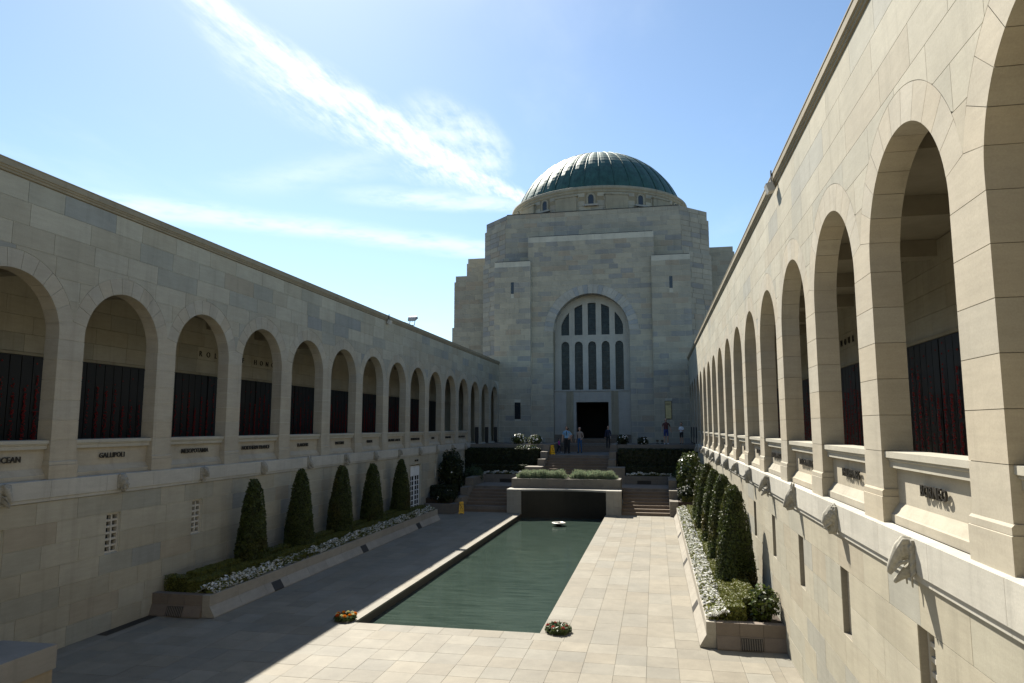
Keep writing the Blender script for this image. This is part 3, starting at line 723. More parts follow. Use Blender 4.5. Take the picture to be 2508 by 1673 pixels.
def exit_door(root, s, y0, y1):
    random.seed(5); F = lambda d: s * (XW + d)
    d = MB().box(F(.10), F(.16), y0 + .06, y1 - .06, .02, 2.55).build('door_frame', 'white_paint', root)
    MB().box(F(.12), F(.245), y0, y0 + .06, 0, 2.63).build('door_jamb', 'stone_light', root); MB().box(F(.12), F(.245), y1 - .06, y1, 0, 2.63).build('door_jamb', 'stone_light', root)
    w = (y1 - y0 - .2) / 2
    for i in range(2):
        a = y0 + .08 + i * (w + .04)
        leaf = MB().box(F(.06), F(.1), a, a + .06, .05, 2.5).box(F(.06), F(.1), a + w - .06, a + w, .05, 2.5).box(F(.06), F(.1), a + .06, a + w - .06, .05, .3).box(F(.06), F(.1), a + .06, a + w - .06, 2.05, 2.5)
        for j in range(1, 7): leaf.box(F(.065), F(.098), a + .06, a + w - .06, .3 + j * .25 - .02, .3 + j * .25 + .02)
        leaf.box(F(.066), F(.097), a + w / 2 - .02, a + w / 2 + .02, .3, 2.05)
        lf = leaf.build('door_leaf', 'white_paint', root)
        pm = MB().box(F(.084), F(.09), -(w / 2 - .08) / 2, (w / 2 - .08) / 2, -.105, .105).mesh('pane', 'pane')
        for j in range(7):
            for q in (.25, .75): link('pane', pm, lf, (0, a + .06 + (w - .12) * q, .3 + (j + .5) * .25))
    t = link('lettering', TXT['FIRE EXIT'], root, (s * (XW - .055), (y0 + y1) / 2, 2.83)); t.rotation_euler = (R(90), 0, R(90 if s < 0 else -90))
for s in (-1, 1):
    a, b = ((34.75, 36.5), (35.2, 36.9))[s > 0]
    r_ = empty('exit_door', 'white glazed double door in the left arcade base behind the cones' if s < 0 else 'white glazed double door in the right arcade base beyond the cones', 'door', 'exit doors', loc=(s * XW, (a + b) / 2, 0))
    sub = empty('tmp'); exit_door(sub, s, a, b)
    for c in list(sub.children): c.parent = r_; c.matrix_parent_inverse = Matrix.Translation(-Vector(r_.location))
    D.objects.remove(sub)

# ------------------------------------------------------------------ ground, paving, pool
grd = MB().add([(-600, -600, -1.4), (600, -600, -1.4), (600, 900, -1.4), (-600, 900, -1.4)], [(0, 1, 2, 3)]).build('ground', 'soil'); grd['kind'] = 'structure'
PX = 2.25; PY0, PY1 = 16.27, 38.3
random.seed(21)
pav = MB().box(-7.7, -PX - .05, -3, 38.0, -.35, -.012).box(PX + .05, 7.7, -3, 38.0, -.35, -.012).box(-PX - .05, PX + .05, -3, PY0 - .05, -.35, -.012).build('courtyard_paving', 'mortar'); pav['kind'] = 'structure'
def slabcol():
    b = random.choice((1.0, 1.0, 1.05, .92, 1.1, .97)); w = random.uniform(-.012, .012); return (.495 * b + w, .455 * b, .365 * b - w)
slabs = []
def slab(x0, x1, y0, y1):
    gg = .003; slabs.append((x0 + gg, x1 - gg, y0 + gg, y1 - gg, -.05, random.uniform(-.0015, .0015), slabcol()))
xs = [-6.9] + [-2.069 + .606 * i for i in range(-7, 15) if -6.6 < -2.069 + .606 * i < 6.6] + [6.9]
ys = [15.76 - .625 * j for j in range(0, 20)]
for a, b in zip(ys[1:], ys):
    for x0, x1 in zip(xs, xs[1:]): slab(x0, x1, a, b)
for s in (-1, 1):
    edges = [2.81, 3.395, 3.985, 4.58, 5.175, 5.68]
    for ci, (x0, x1) in enumerate(zip(edges, edges[1:])):
        y = 15.76; first = random.uniform(.5, 1.1)
        while y < 37.99:
            q = min(y + (first if y == 15.76 else random.choice((1.17, 1.22, 1.22, .62))), 38.0)
            if 38 - q < .3: q = 38.0
            slab(min(s * x0, s * x1), max(s * x0, s * x1), y, q); y = q
    y = 16.29
    while y < 37.9:
        q = min(y + 1.2, 37.92)
        slab(min(s * (PX - .03), s * 2.81), max(s * (PX - .03), s * 2.81), y, q); y = q
    y = 3.9
    while y < 16.0:
        slab(min(s * 6.9, s * 7.1), max(s * 6.9, s * 7.1), y, y + 1.2); slab(min(s * 7.1, s * 7.435), max(s * 7.1, s * 7.435), y + .3, y + 1.5); y += 1.2
for i in range(8):
    a = -2.81 + i * .7025; slab(a, a + .7025, 15.76, 16.29)
lay('slab', pav, slabs, ('granite_obj', 'granite_att'), (0, 0, 1), 300, 'far_slabs')
for s, lab in ((-1, 'left'), (1, 'right')):
    if s < 0:
        o = MB().box(-7.40, -7.14, 14.2, 15.85, .002, .008).build('gutter_grate', 'grate', pav)
ew = MB()
for x0, x1 in ((-11.5, -6.2), (-4.2, -1.4), (1.4, 4.2), (6.2, 11.5)): ew.box(x0, x1, -4.6, -3.6, -1, 7.2)
ew.box(-11.5, 11.5, -4.6, -3.6, 7.2, 10.6).box(-11.5, 11.5, -9, -4.6, -1, 3.0).box(-11.5, 11.5, -9, -8.8, 3, 10.6)
ew = ew.build('entrance_wall', 'stone_cream'); ew['kind'] = 'structure'
et = MB().box(-7.4, 7.4, -3.6, 1.0, -.3, 2.92).box(-7.4, 7.4, .8, 1.05, 2.92, 3.75).build('entrance_terrace', 'stone_cream'); et['kind'] = 'structure'
pool = empty('pool', 'long rectangular reflecting pool with green water', 'pool', loc=(0, 27, 0))
def under(root, o): o.parent = root; o.matrix_parent_inverse = Matrix.Translation(-Vector(root.location)); return o
under(pool, MB().box(-PX - .2, -PX, PY0 - .2, PY1 + 1, -1.2, -.052).box(PX, PX + .2, PY0 - .2, PY1 + 1, -1.2, -.052).box(-PX, PX, PY0 - .2, PY0, -1.2, -.052).box(-PX, PX, PY0, PY1 + 1, -1.2, -1.0).build('basin', 'granite_wet'))
wt = MB().add([(-PX, PY0, -.24), (PX, PY0, -.24), (PX, PY1 + .6, -.24), (-PX, PY1 + .6, -.24)], [(0, 1, 2, 3)]).build('water', 'water'); wt['kind'] = 'structure'
bowl = MB().lathe([(.18, -.075), (.30, -.06), (.335, -.045), (.345, -.02), (.34, .0), (.245, .0), (.235, -.02), (.20, -.04), (.0, -.045)], 40, (0, 0, 0))
bo = bowl.build('fountain_bowl', 'bowl_steel', None, (.12, 35.2, -.08)); props(bo, 'pale round bowl rising from the far end of the pool', 'bowl')
MB().lathe([(0, -.012), (.243, -.012), (.243, -.016), (0, -.016)], 32).build('bowl_water', 'granite_dark', bo)
MB().lathe([(.07, -1.0), (.07, -.2), (.12, -.12), (.22, -.078), (0, -.074)], 20).build('stem', 'granite_dark', bo)

# ------------------------------------------------------------------ end of the pool: niche, planter, stairs, terraces
random.seed(33)
def thing_blocks(root, name, boxes, matn='granite_obj', base=(.40, .36, .30), j=.06):
    for b in boxes:
        k_ = 1 + random.uniform(-j, j); block(name, root, *b, (base[0] * k_, base[1] * k_, base[2] * k_), matn)
niche = empty('pool_niche', 'stone niche with dark curved wall closing the far end of the pool', 'niche', loc=(0, 38, 0))
arc = [(x, 37.85 + .42 * (1 - (x / 2.25) ** 2)) for x in [-2.25 + 4.5 * i / 24 for i in range(25)]]
fz = lambda u, w, d: (u, w, d)
under(niche, MB().prism(arc + [(2.25, 38.8), (-2.25, 38.8)], -.5, 1.16, fz).build('curved_wall', 'granite_dark'))
cap = MB()
for i in range(6):
    seg = arc[i * 4:i * 4 + 5]; cap.prism([(seg[0][0] + .003, seg[0][1] - .01)] + [(x, y - .01) for x, y in seg[1:-1]] + [(seg[-1][0] - .003, seg[-1][1] - .01), (seg[-1][0] - .003, 38.795), (seg[0][0] + .003, 38.795)], 1.163, 1.25, fz)
    under(niche, cap.build('capstone', 'stone_light')); cap = MB()
for s in (-1, 1):
    for z0, z1 in ((0, .42), (.42, .84), (.84, 1.16)):
        for x0, x1 in ((2.255, 2.64), (2.64, 3.035)):
            k_ = random.uniform(.93, 1.07); under(niche, block('abutment_stone', None, s * x0 + s * .002, s * x1 - s * .002, 37.82, 38.79, z0 + .002, z1 - .002, (.47 * k_, .435 * k_, .37 * k_)))
    under(niche, block('capstone', None, s * 2.257, s * 3.05, 37.80, 38.795, 1.163, 1.25, (.58, .55, .48)))
pl = empty('stone_planter', 'low stone planter of grey green lavender above the pool niche', 'planter', 'stone planters', loc=(0, 39.4, 1.2))
for i in range(6): under(pl, block('planter_stone', None, -2.97 + i * .99 + .003, -2.97 + (i + 1) * .99 - .003, 38.80, 39.02, 1.2, 1.75, (.41 * random.uniform(.95, 1.05), .375, .31), 'granite_obj'))
for s in (-1, 1): under(pl, block('planter_stone', None, s * 2.97, s * 2.76, 39.025, 40.4, 1.2, 1.75, (.41, .375, .31), 'granite_obj'))
under(pl, block('planter_stone', None, -2.75, 2.75, 40.2, 40.4, 1.2, 1.75, (.41, .375, .31), 'granite_obj')); under(pl, MB().box(-2.755, 2.755, 39.022, 40.198, .9, 1.70).build('soil', 'soil'))

def stairs(name, x0, x1, y, z, n, rise, tread, label=None):
    st = empty(name, kind='structure', loc=((x0 + x1) / 2, y, z))
    for i in range(n):
        k_ = random.uniform(.94, 1.06); last = i == n - 1
        under(st, block('step', None, x0, x1, y + i * tread, y + (i + 1) * tread + (.02 if not last else .0), z + i * rise - .1, z + (i + 1) * rise, (.41 * k_, .31 * k_, .225 * k_), 'granite_obj'))
    return st
for s in (-1, 1): stairs('stairs', min(s * 3.055, s * 5.5), max(s * 3.055, s * 5.5), 38.0, 0, 7, .15, .33)
ld = MB().box(-5.5, 5.5, 40.31, 46.0, .6, 1.2).box(-5.5, -3.06, 40.31 - 2.2, 40.31, .3, -.06).box(3.06, 5.5, 38.11, 40.31, -.3, -.06).build('landing', 'granite'); ld['kind'] = 'structure'
stairs('stairs', -1.97, 1.97, 43.05, 1.2, 9, .155, .328)
ld = MB().box(-2.4, 2.4, 46.0, 52.0, 2.2, 2.75).build('landing', 'granite'); ld['kind'] = 'structure'
for i in range(5):
    for j in range(9): k_ = random.uniform(.92, 1.06); o = block('slab', ld, -1.97 + i * .788 + .004, -1.97 + (i + 1) * .788 - .004, 46.02 + j * .66 + .004, 46.02 + (j + 1) * .66 - .004, 2.74, 2.756, (.37 * k_, .34 * k_, .30 * k_), 'granite_obj')
stairs('stairs', -1.97, 1.97, 51.95, 2.75, 3, .1425, .33)
tr = MB().box(-7.8, -2.42, 46.55, 56.2, 2.2, 3.32).box(2.42, 7.8, 46.55, 56.2, 2.2, 3.32).box(-2.42, 2.42, 52.94, 56.2, 2.2, 3.32).build('terrace', 'granite'); tr['kind'] = 'structure'
stairs('stairs', -2.2, 2.2, 55.0, 3.32, 2, .16, .34)
for s in (-1, 1):
    nm = 'left' if s < 0 else 'right'
    ck = empty('stair_wall', f'stepped stone cheek wall on the {nm} of the upper central stairs', 'wall', 'stair walls', loc=(s * 2.4, 44, 1.2))
    for (x0, x1, y0, y1, z1) in ((1.98, 3.02, 43.05, 44.35, 2.15), (1.975, 2.43, 44.353, 45.35, 2.56), (1.975, 2.41, 45.353, 46.4, 2.99), (1.975, 2.415, 46.403, 52.9, 3.42)):
        zz = 1.2
        while zz < z1 - .01:
            q = min(zz + .45, z1); q = z1 if z1 - q < .2 else q
            k_ = random.uniform(.93, 1.06); under(ck, block('wall_stone', None, s * x0, s * x1, y0, y1, zz + .002, q - .002, (.44 * k_, .39 * k_, .325 * k_), 'granite_obj')); zz = q
    ck = empty('stair_wall', f'stepped stone cheek wall outside the lower {nm} stairs', 'wall', 'stair walls', loc=(s * 5.7, 40, 0))
    for (y0, y1, z1) in ((37.75, 38.95, .77), (38.953, 40.0, 1.21), (40.003, 43.0, 1.67)):
        zz = -.04
        while zz < z1 - .01:
            q = min(zz + .42, z1); q = z1 if z1 - q < .2 else q
            k_ = random.uniform(.93, 1.06); under(ck, block('wall_stone', None, s * 5.503, s * 5.93, y0, y1, zz + .002, q - .002, (.42 * k_, .375 * k_, .31 * k_), 'granite_obj')); zz = q
    fp = empty('stone_planter', f'low granite planter with white flowers before the {nm} hedges', 'planter', 'stone planters', loc=(s * 4.3, 43.2, 1.2))
    for i in range(3):
        x0, x1 = 3.03 + i * .95, 3.03 + (i + 1) * .95
        for z0, z1 in ((1.2, 1.44), (1.44, 1.68)): k_ = random.uniform(.93, 1.06); under(fp, block('planter_stone', None, s * x0 + s * .003, s * x1 - s * .003, 43.0 - (.0 if z0 > 1.3 else .03), 43.2, z0 + .002, z1 - .002, (.36 * k_, .33 * k_, .285 * k_), 'granite_obj'))
    under(fp, MB().box(min(s * 3.75, s * 4.55), max(s * 3.75, s * 4.55), 42.955, 42.968, 1.22, 1.42).build('vent_grille', 'grate'))
    under(fp, MB().box(min(s * 2.45, s * 7.43), max(s * 2.45, s * 7.43), 43.21, 46.54, 1.0, 1.60).build('soil', 'soil'))
    bd = MB().box(min(s * 5.94, s * 7.435), max(s * 5.94, s * 7.435), 37.9 if s > 0 else 37.3, 43.2, -.3, .75).build('planting_bed', 'soil'); bd['kind'] = 'structure'
    cw = empty('coping_wall', f'low stone coping at the {nm} edge of the upper terrace', 'wall', 'terrace copings', loc=(s * 4.9, 46.6, 3.3))
    for i in range(4): k_ = random.uniform(.93, 1.06); under(cw, block('coping_stone', None, s * (2.43 + i * 1.25) + s * .003, s * (2.43 + (i + 1) * 1.25) - s * .003, 46.5, 46.85, 3.0, 3.43, (.42 * k_, .38 * k_, .32 * k_), 'granite_obj'))

# side planters along the walls
def side_planter(s, y0, y1):
    nm = 'left' if s < 0 else 'right'
    root = empty('stone_planter', f'long low stone planter of cones and white flowers along the {nm} arcade', 'planter', 'stone planters', loc=(s * 6.5, (y0 + y1) / 2, 0))
    n = round((y1 - y0) / 1.22); ln = (y1 - y0) / n
    fnp = lambda u, w, d: (s * u, d, w)
    up = MB().prism([(5.82, .262), (5.82, .52), (6.02, .52), (6.02, .262)], .003, ln - .003, fnp).mesh('planter_stone', 'granite_obj')
    lw = MB().prism([(5.68, .0), (5.68, .03), (5.815, .25), (5.822, .259), (6.02, .259), (6.02, 0)], .003, ln - .003, fnp).mesh('planter_stone', 'granite_obj')
    for i in range(n):
        for me in (up, lw):
            k_ = random.uniform(.93, 1.06); under(root, link('planter_stone', me, None, (0, y0 + .003 + i * ln, 0), (.74 * k_, .68 * k_, .57 * k_)))  # long sides: stone colour raised, the sunlight on them is put into it
        if i in (2, 7, 12):
            under(root, MB().prism([(5.674, .01), (5.674, .035), (5.808, .245), (5.84, .245), (5.84, .01)], .35, .85, fnp).build('vent_grille', 'grate', None, (0, y0 + i * ln, 0)))
    for e_, yy in ((-1, y0), (1, y1)):
        for i in range(3):
            x0, x1 = 6.022 + i * .472, 6.022 + (i + 1) * .472
            a = 5.83 if i == 0 else x0
            k_ = random.uniform(.93, 1.06)
            f2 = lambda u, w, d: (s * d, yy - e_ * u, w)
            under(root, MB().prism([(-.002, .262), (-.002, .52), (.2, .52), (.2, .262)], (x0 if i else 6.022) + .003, x1 - .003, f2).build('planter_stone', 'granite_obj', None, color=(.40 * k_, .33 * k_, .27 * k_)))  # end faces: darker stone colour carries the shade they stand in
            under(root, MB().prism([(-.10, .0), (-.10, .03), (-.01, .25), (-.004, .259), (.2, .259), (.2, 0)], x0 + .003, x1 - .003, f2).build('planter_stone', 'granite_obj', None, color=(.40 * k_, .33 * k_, .27 * k_)))
            if i == 1 and e_ < 0:
                gm = MB().prism([(-.106, .012), (-.106, .035), (-.025, .235), (0, .235), (0, .012)], x0 + .02, x1 - .02, f2); under(root, gm.build('vent_grille', 'grate'))
                for q in range(9):
                    xx = x0 + .04 + q * .047; under(root, MB().prism([(-.112, .02), (-.112, .036), (-.03, .228), (-.02, .228), (-.09, .02)], xx, xx + .016, f2).build('grille_bar', 'granite'))
    under(root, MB().box(min(s * 6.015, s * 7.435), max(s * 6.015, s * 7.435), y0 + .2, y1 - .2, -.05, .47).build('soil', 'soil'))
    return root
side_planter(1, 15.95, 37.3); side_planter(-1, 15.95, 34.4)
lp = empty('stone_planter', 'short dark stone planter between the left stairs and the exit door', 'planter', 'stone planters', loc=(-6.3, 37, 0))
for z0, z1 in ((0, .26), (.26, .52)): under(lp, block('planter_stone', None, -5.65, -5.95, 36.75, 37.74, z0, z1 - .003, (.36, .32, .27), 'granite_obj')); under(lp, block('planter_stone', None, -5.953, -7.3, 36.75, 36.95, z0, z1 - .003, (.36, .32, .27), 'granite_obj'))
under(lp, MB().box(-7.3, -5.953, 36.953, 37.74, 0, .48).build('soil', 'soil'))
pd = empty('stone_pedestal', 'stained stone pedestal block at the bottom left corner', 'pedestal', loc=(-5, 9, 0))
for z0, z1 in ((0, .42), (.42, .84)): under(pd, block('pedestal_stone', None, -5.42, -4.46, 7.0, 9.93, z0, z1 - .003, (.38, .32, .23)))
under(pd, block('capstone', None, -5.45, -4.43, 6.97, 9.96, .84, 1.2, (.31, .30, .275)))

# ------------------------------------------------------------------ domed tower
random.seed(55)
tower = empty('domed_tower', 'massive square stone tower with green copper dome closing the court', 'tower')
YF, YB_, YM = 56.1, 55.72, 57.5          # centre face, buttress face, main block face
AR, AS = 3.03, 12.2                      # great arch
tc = MB()
def octo(hw, yf, ch, yb): return [(-hw + ch, yf), (hw - ch, yf), (hw, yf + ch), (hw, yb), (-hw, yb), (-hw, yf + ch)]
STG = [(9.78, YM - .1, 2.35, 3.3, 18.75), (9.66, YM, 2.35, 18.75, 21.75), (9.54, YM + .1, 2.35, 21.75, 22.55)]
def octring(hw, yf, ch, z0, z1, ins):
    """main block walls as a shell so that the nave inside stays hollow and dark"""
    tc.prism(octo(hw - ins, yf + ins, ch, 75), z0, z1, fz)
for hw, yf, ch, z0, z1 in STG[1:]: octring(hw, yf, ch, z0, z1, .025)
hw, yf, ch, z0, z1 = STG[0]; ins = .025
for s in (-1, 1):
    P_ = [(s * (3.4), yf + ins), (s * (hw - ch - ins), yf + ins), (s * (hw - ins), yf + ch + ins), (s * (hw - ins), 75), (s * 3.4, 75)]
    tc.prism(P_, z0, z1, fz)
tc.prism([(-3.4, yf + ins), (3.4, yf + ins), (3.4, 75), (-3.4, 75)], 15.8, z1, fz); tc.box(-3.4, 3.4, 70, 75, 3.3, 15.8)
fx = lambda u, w, d: (u, d, w)
# centre mass with the arch opening
I_ = .025
tc.box(-5.1 + I_, -AR - I_, YF + I_, YM, 3.2, 20.1); tc.box(AR + I_, 5.1 - I_, YF + I_, YM, 3.2, 20.1)
for poly in colpoly(-AR - I_, AR + I_, lambda x: AS + math.sqrt(max((AR + I_) ** 2 - x * x, 0)), lambda x: 20.1, 40): tc.prism(poly, YF + I_, YM + .4, fx)
for s in (-1, 1):
    tc.box(s * (4.83 + I_), s * (7.85 - I_), YB_ + I_, YM, 3.2, 18.02)
for s in (-1, 1):
    for x0, x1, z0, z1 in ((9.5, 13.25, 3, 13.6), (9.5, 13.08, 13.6, 17.85), (9.5, 12.95, 17.85, 18.4), (9.5, 11.9, 18.4, 19.55), (9.5, 11.78, 19.55, 20.0)):
        tc.box(s * x0, s * (x1 - I_), 62 + I_, 72, z0, z1)
tc.build('tower_core', 'mortar_pale', tower)
G = .016
items = []; others = []
def face(x0, x1, z0, z1, y, holes=(), ch=.43, ln=1.0, arch=None, dest=None, pal=PALT):
    dest = items if dest is None else dest
    n = max(1, round((z1 - z0) / ch)); h = (z1 - z0) / n
    for i in range(n):
        a0, a1 = z0 + i * h, z0 + (i + 1) * h
        hs = [(h_[0], h_[1]) for h_ in holes if h_[2] < a1 - .02 and h_[3] > a0 + .02]
        sp = []; c = x0
        for q0, q1 in sorted(hs):
            if q0 > c: sp.append((c, q0))
            c = max(c, q1)
        if x1 > c: sp.append((c, x1))
        for p0, p1 in sp:
            pts = [p0]; off = (ln * .5 if i % 2 else ln) * random.uniform(.8, 1.15)
            while p1 - pts[-1] > ln * 1.35:
                pts.append(pts[-1] + (off if len(pts) == 1 else ln * random.choice((.75, 1, 1, 1.1, 1.25))))
            if p1 - pts[-1] < .2 and len(pts) > 1: pts[-1] = (pts[-2] + p1) / 2
            pts.append(p1)
            for b0, b1 in zip(pts, pts[1:]):
                t = tint(pal)
                if arch:
                    cx, cz, rr = arch; f_ = lambda u: max(a0 + G, cz + math.sqrt(max(rr * rr - (u - cx) ** 2, 0)) if (abs(u - cx) < rr and a1 > cz) else a0 + G)
                    if (min(abs(b0 - cx), abs(b1 - cx)) < rr or b0 < cx < b1) and a1 > cz - .01:
                        for poly in colpoly(b0 + G, b1 - G, f_, lambda u: a1 - G, 12): others.append((poly, y, t))
                        continue
                dest.append((b0 + G, b1 - G, y + random.uniform(0, .004), y + .08, a0 + G, a1 - G, t))
RO = 3.78
slit = lambda s: (s * 6.33 - .12, s * 6.33 + .12, 15.35, 16.3)
for s in (-1, 1):
    lowhole = (s * 5.9 - .24, s * 5.9 + .24, 5.17, 6.5)
    x0, x1 = sorted((s * 4.83, s * 7.85))
    face(x0, x1, 3.3, 17.6, YB_, [slit(s), lowhole]); face(x0 + .08, x1 - .08, 17.6, 18.02, YB_ + .05, [], .42, 1.0, pal=PALT[:3] + PALT[5:])
    x0, x1 = sorted((s * AR, s * 4.83)); face(x0, x1, 3.3, AS, YF)
face(-4.83, 4.83, AS, 17.6, YF, arch=(0, AS, RO))
face(-5.1, 5.1, 18.0, 19.65, YF, ch=.42); face(-5.0, 5.0, 19.65, 20.1, YF + .05, [], .45, 1.05, pal=PALT[:1] + PALT[5:])
face(-4.83, 4.83, 17.6, 18.0, YF, ch=.4)
hw, yf, ch, z0, z1 = STG[1]
face(-hw + ch, hw - ch, 20.1, 21.75, yf, ch=.42, ln=1.05); 
for s in (-1, 1): face(*sorted((s * 5.1, s * (hw - ch))), 18.75, 20.1, yf, ch=.45); face(*sorted((s * 4.9, s * (STG[0][0] - ch))), 18.02, 18.75, YM - .1, ch=.37)
hw, yf, ch, z0, z1 = STG[2]; face(-hw + ch, hw - ch, 21.75, 22.55, yf, ch=.4, ln=1.05, pal=PALT[:3] + PALT[5:])
for s in (-1, 1):
    for a, b, q0, q1 in ((9.8, 13.25, 9.0, 13.6), (9.8, 13.08, 13.6, 17.85), (9.7, 12.95, 17.85, 18.4), (9.7, 11.9, 18.4, 19.55), (9.7, 11.78, 19.55, 20.0)):
        face(*sorted((s * a, s * b)), q0, q1, 62.0, ch=.43, ln=.95, pal=PALT[:3] + PALT[5:])
lay('tower_stone', tower, items, ('stone_obj', 'stone_att'), (0, -1, 0), 300, 'upper_stones')
m = MB()
for poly, y, t in others: m.prism(poly, y, y + .08, fx, 0, t)
# stones of the chamfered corners
for hw, yf, ch, z0, z1 in STG:
    z0 = max(z0, 8.5); n = round((z1 - z0) / .43); h = (z1 - z0) / n; ln = ch * math.sqrt(2)
    for s in (-1, 1):
        A_ = Vector((s * (hw - ch), yf, 0)); d_ = Vector((s, 1, 0)).normalized(); nn_ = Vector((s, -1, 0)).normalized()
        for i in range(n):
            cuts = [0, ln * random.uniform(.25, .4), ln * random.uniform(.6, .75), ln]
            for a, b in zip(cuts, cuts[1:]):
                ff = lambda u, w, dp: tuple(A_ + d_ * u + nn_ * dp + Vector((0, 0, w)))
                m.prism([(a + G, z0 + i * h + G), (b - G, z0 + i * h + G), (b - G, z0 + (i + 1) * h - G), (a + G, z0 + (i + 1) * h - G)], -.05, .0, ff, 0, tint(PALT))
o = m.build('fitted_stones', 'stone_att', tower); o['kind'] = 'stuff'
# voussoirs of the great arch
NV = 27
for i in range(NV):
    a0, a1 = math.pi * i / NV + .004, math.pi * (i + 1) / NV - .004
    inn = [(AR * math.cos(a0 + (a1 - a0) * t / 3), AS + AR * math.sin(a0 + (a1 - a0) * t / 3)) for t in range(4)]; ou = [((RO - .01) * math.cos(a0 + (a1 - a0) * t / 3), AS + (RO - .01) * math.sin(a0 + (a1 - a0) * t / 3)) for t in range(4)]
    MB().prism(inn + ou[::-1], YF - .01, YM - .1, fx).build('arch_voussoir', 'stone_obj', tower, color=random.choice([(.52, .505, .45), (.54, .525, .465), (.42, .435, .43), (.54, .52, .46)]))
# jamb linings and cap strips
for s in (-1, 1): MB().box(s * AR, s * (AR + .05), YF + .085, YM + .2, 7.5, AS).build('arch_jamb', 'stone_cream', tower)
for x0, x1, y0, y1, z in ((-5.0, 5.0, YF + .03, YM, 20.1), (-7.18, 7.18, YM + .08, 59.5, 22.55), (-7.78, -4.9, YB_ + .03, YM, 18.02), (4.9, 7.78, YB_ + .03, YM, 18.02)):
    MB().box(x0, x1, y0, y1, z, z + .05).build('lead_flashing', 'dark_metal', tower)
# tracery
YT0, YT1 = 57.05, 57.4
arcz = lambda x: AS + math.sqrt(max(AR * AR - x * x, 0)) - .0
hwn = .325; ctr = [-2.18, -1.09, 0, 1.09, 2.18]
def up_top(x): return min(14.62, 12.0 + math.sqrt(max(2.62 ** 2 - x * x, 0)))
edges = [-AR] + [c + q * hwn for c in ctr for q in (-1, 1)] + [AR]
m = MB()
for a, b in zip(edges[0::2], edges[1::2]):
    for poly in colpoly(a, b, lambda x: 7.35, arcz, 10): m.prism(poly, YT0, YT1, fx)
for c in ctr:
    lancet = lambda x: 11.13 + math.sqrt(max(hwn * hwn - (x - c) ** 2, 0))
    for poly in colpoly(c - hwn, c + hwn, lancet, lambda x: 11.98, 12): m.prism(poly, YT0, YT1, fx)
    for poly in colpoly(c - hwn, c + hwn, up_top, arcz, 12): m.prism(poly, YT0, YT1, fx)
m.build('window_tracery', 'stone_tracery', tower)
for c in ctr:
    w = MB().box(c - hwn, c + hwn, YT0 + .22, YT0 + .24, 7.4, 11.46).build('window', 'stained_glass', tower); w['label'] = 'tall round headed lancet of dark stained glass'
    m = MB()
    for j in range(1, 9): m.box(c - hwn, c + hwn, YT0 + .205, YT0 + .219, 7.4 + j * .46 - .008, 7.4 + j * .46 + .008)
    m.build('glazing_bar', 'dark_metal', w)
    w = MB().box(c - hwn, c + hwn, YT0 + .22, YT0 + .24, 11.98, 14.75).build('window', 'stained_glass', tower)
    m = MB()
    for j in range(1, 6): m.box(c - hwn, c + hwn, YT0 + .205, YT0 + .219, 11.98 + j * .46 - .008, 11.98 + j * .46 + .008)
    m.build('glazing_bar', 'dark_metal', w)
# portal
YP = 56.45
m = MB()
for s in (-1, 1):
    m.box(s * 1.28, s * 1.5, YP, 57.1, 3.3, 7.38); m.box(s * 2.06, s * AR, YP, 57.1, 3.3, 7.38)
    MB().box(s * 1.45, s * 3.0, YP - .05, YP - .002, 3.3, 3.95).build('portal_base', 'granite_step', tower)
m.box(-1.28, 1.28, YP, 57.1, 6.52, 7.38); m.build('portal_wall', 'stone_light', tower)
MB().box(-AR, AR, YP - .06, 57.2, 7.385, 7.5).build('portal_cornice', 'stone_light', tower)
for s in (-1, 1):
    m = MB().box(s * 1.503, s * 2.057, YP + .02, 57.0, 3.3, 7.38)
    for j in range(5): m.box(s * (1.515 + j * .109), s * (1.515 + j * .109 + .07), YP - .045, YP + .02, 3.96, 7.38)
    m.build('fluted_pilaster', 'stone_cream', tower)
m = MB().box(-1.5, 1.5, 62, 62.2, 3.3, 7).box(-1.7, -1.5, 57.1, 62.2, 3.3, 7).box(1.5, 1.7, 57.1, 62.2, 3.3, 7).box(-1.5, 1.5, 57.1, 62.2, 6.55, 6.7).build('dark_hallway', 'dark_void', tower)  # hall walls near black, the gloom inside is in their colour
MB().box(-3.4, 3.4, 56.2, 62.2, 3.0, 3.64).build('hall_floor', 'granite', tower)
for s in (-1, 1):
    MB().box(s * 6.33 - .12, s * 6.33 + .12, YB_ + .012, YB_ + .022, 15.35, 16.3).build('slit_window', 'pane', tower)
MB().box(-6.14, -5.66, YB_ + .012, YB_ + .022, 5.17, 6.5).build('slot_window', 'pane', tower)
nb = empty('notice_board', 'narrow framed yellowish notice on the tower wall at right', 'notice', loc=(5.88, YB_, 5.1))
under(nb, MB().box(5.62, 6.14, YB_ - .05, YB_ - .003, 5.14, 6.55).build('frame', 'black_print')); under(nb, MB().box(5.66, 6.10, YB_ - .06, YB_ - .051, 5.19, 6.50).build('sheet', 'poster'))
m = MB()
for j in range(7): m.box(5.70 + j * .055, 5.72 + j * .055, YB_ - .064, YB_ - .061, 6.22, 6.42)
under(nb, m.build('print', 'black_print'))
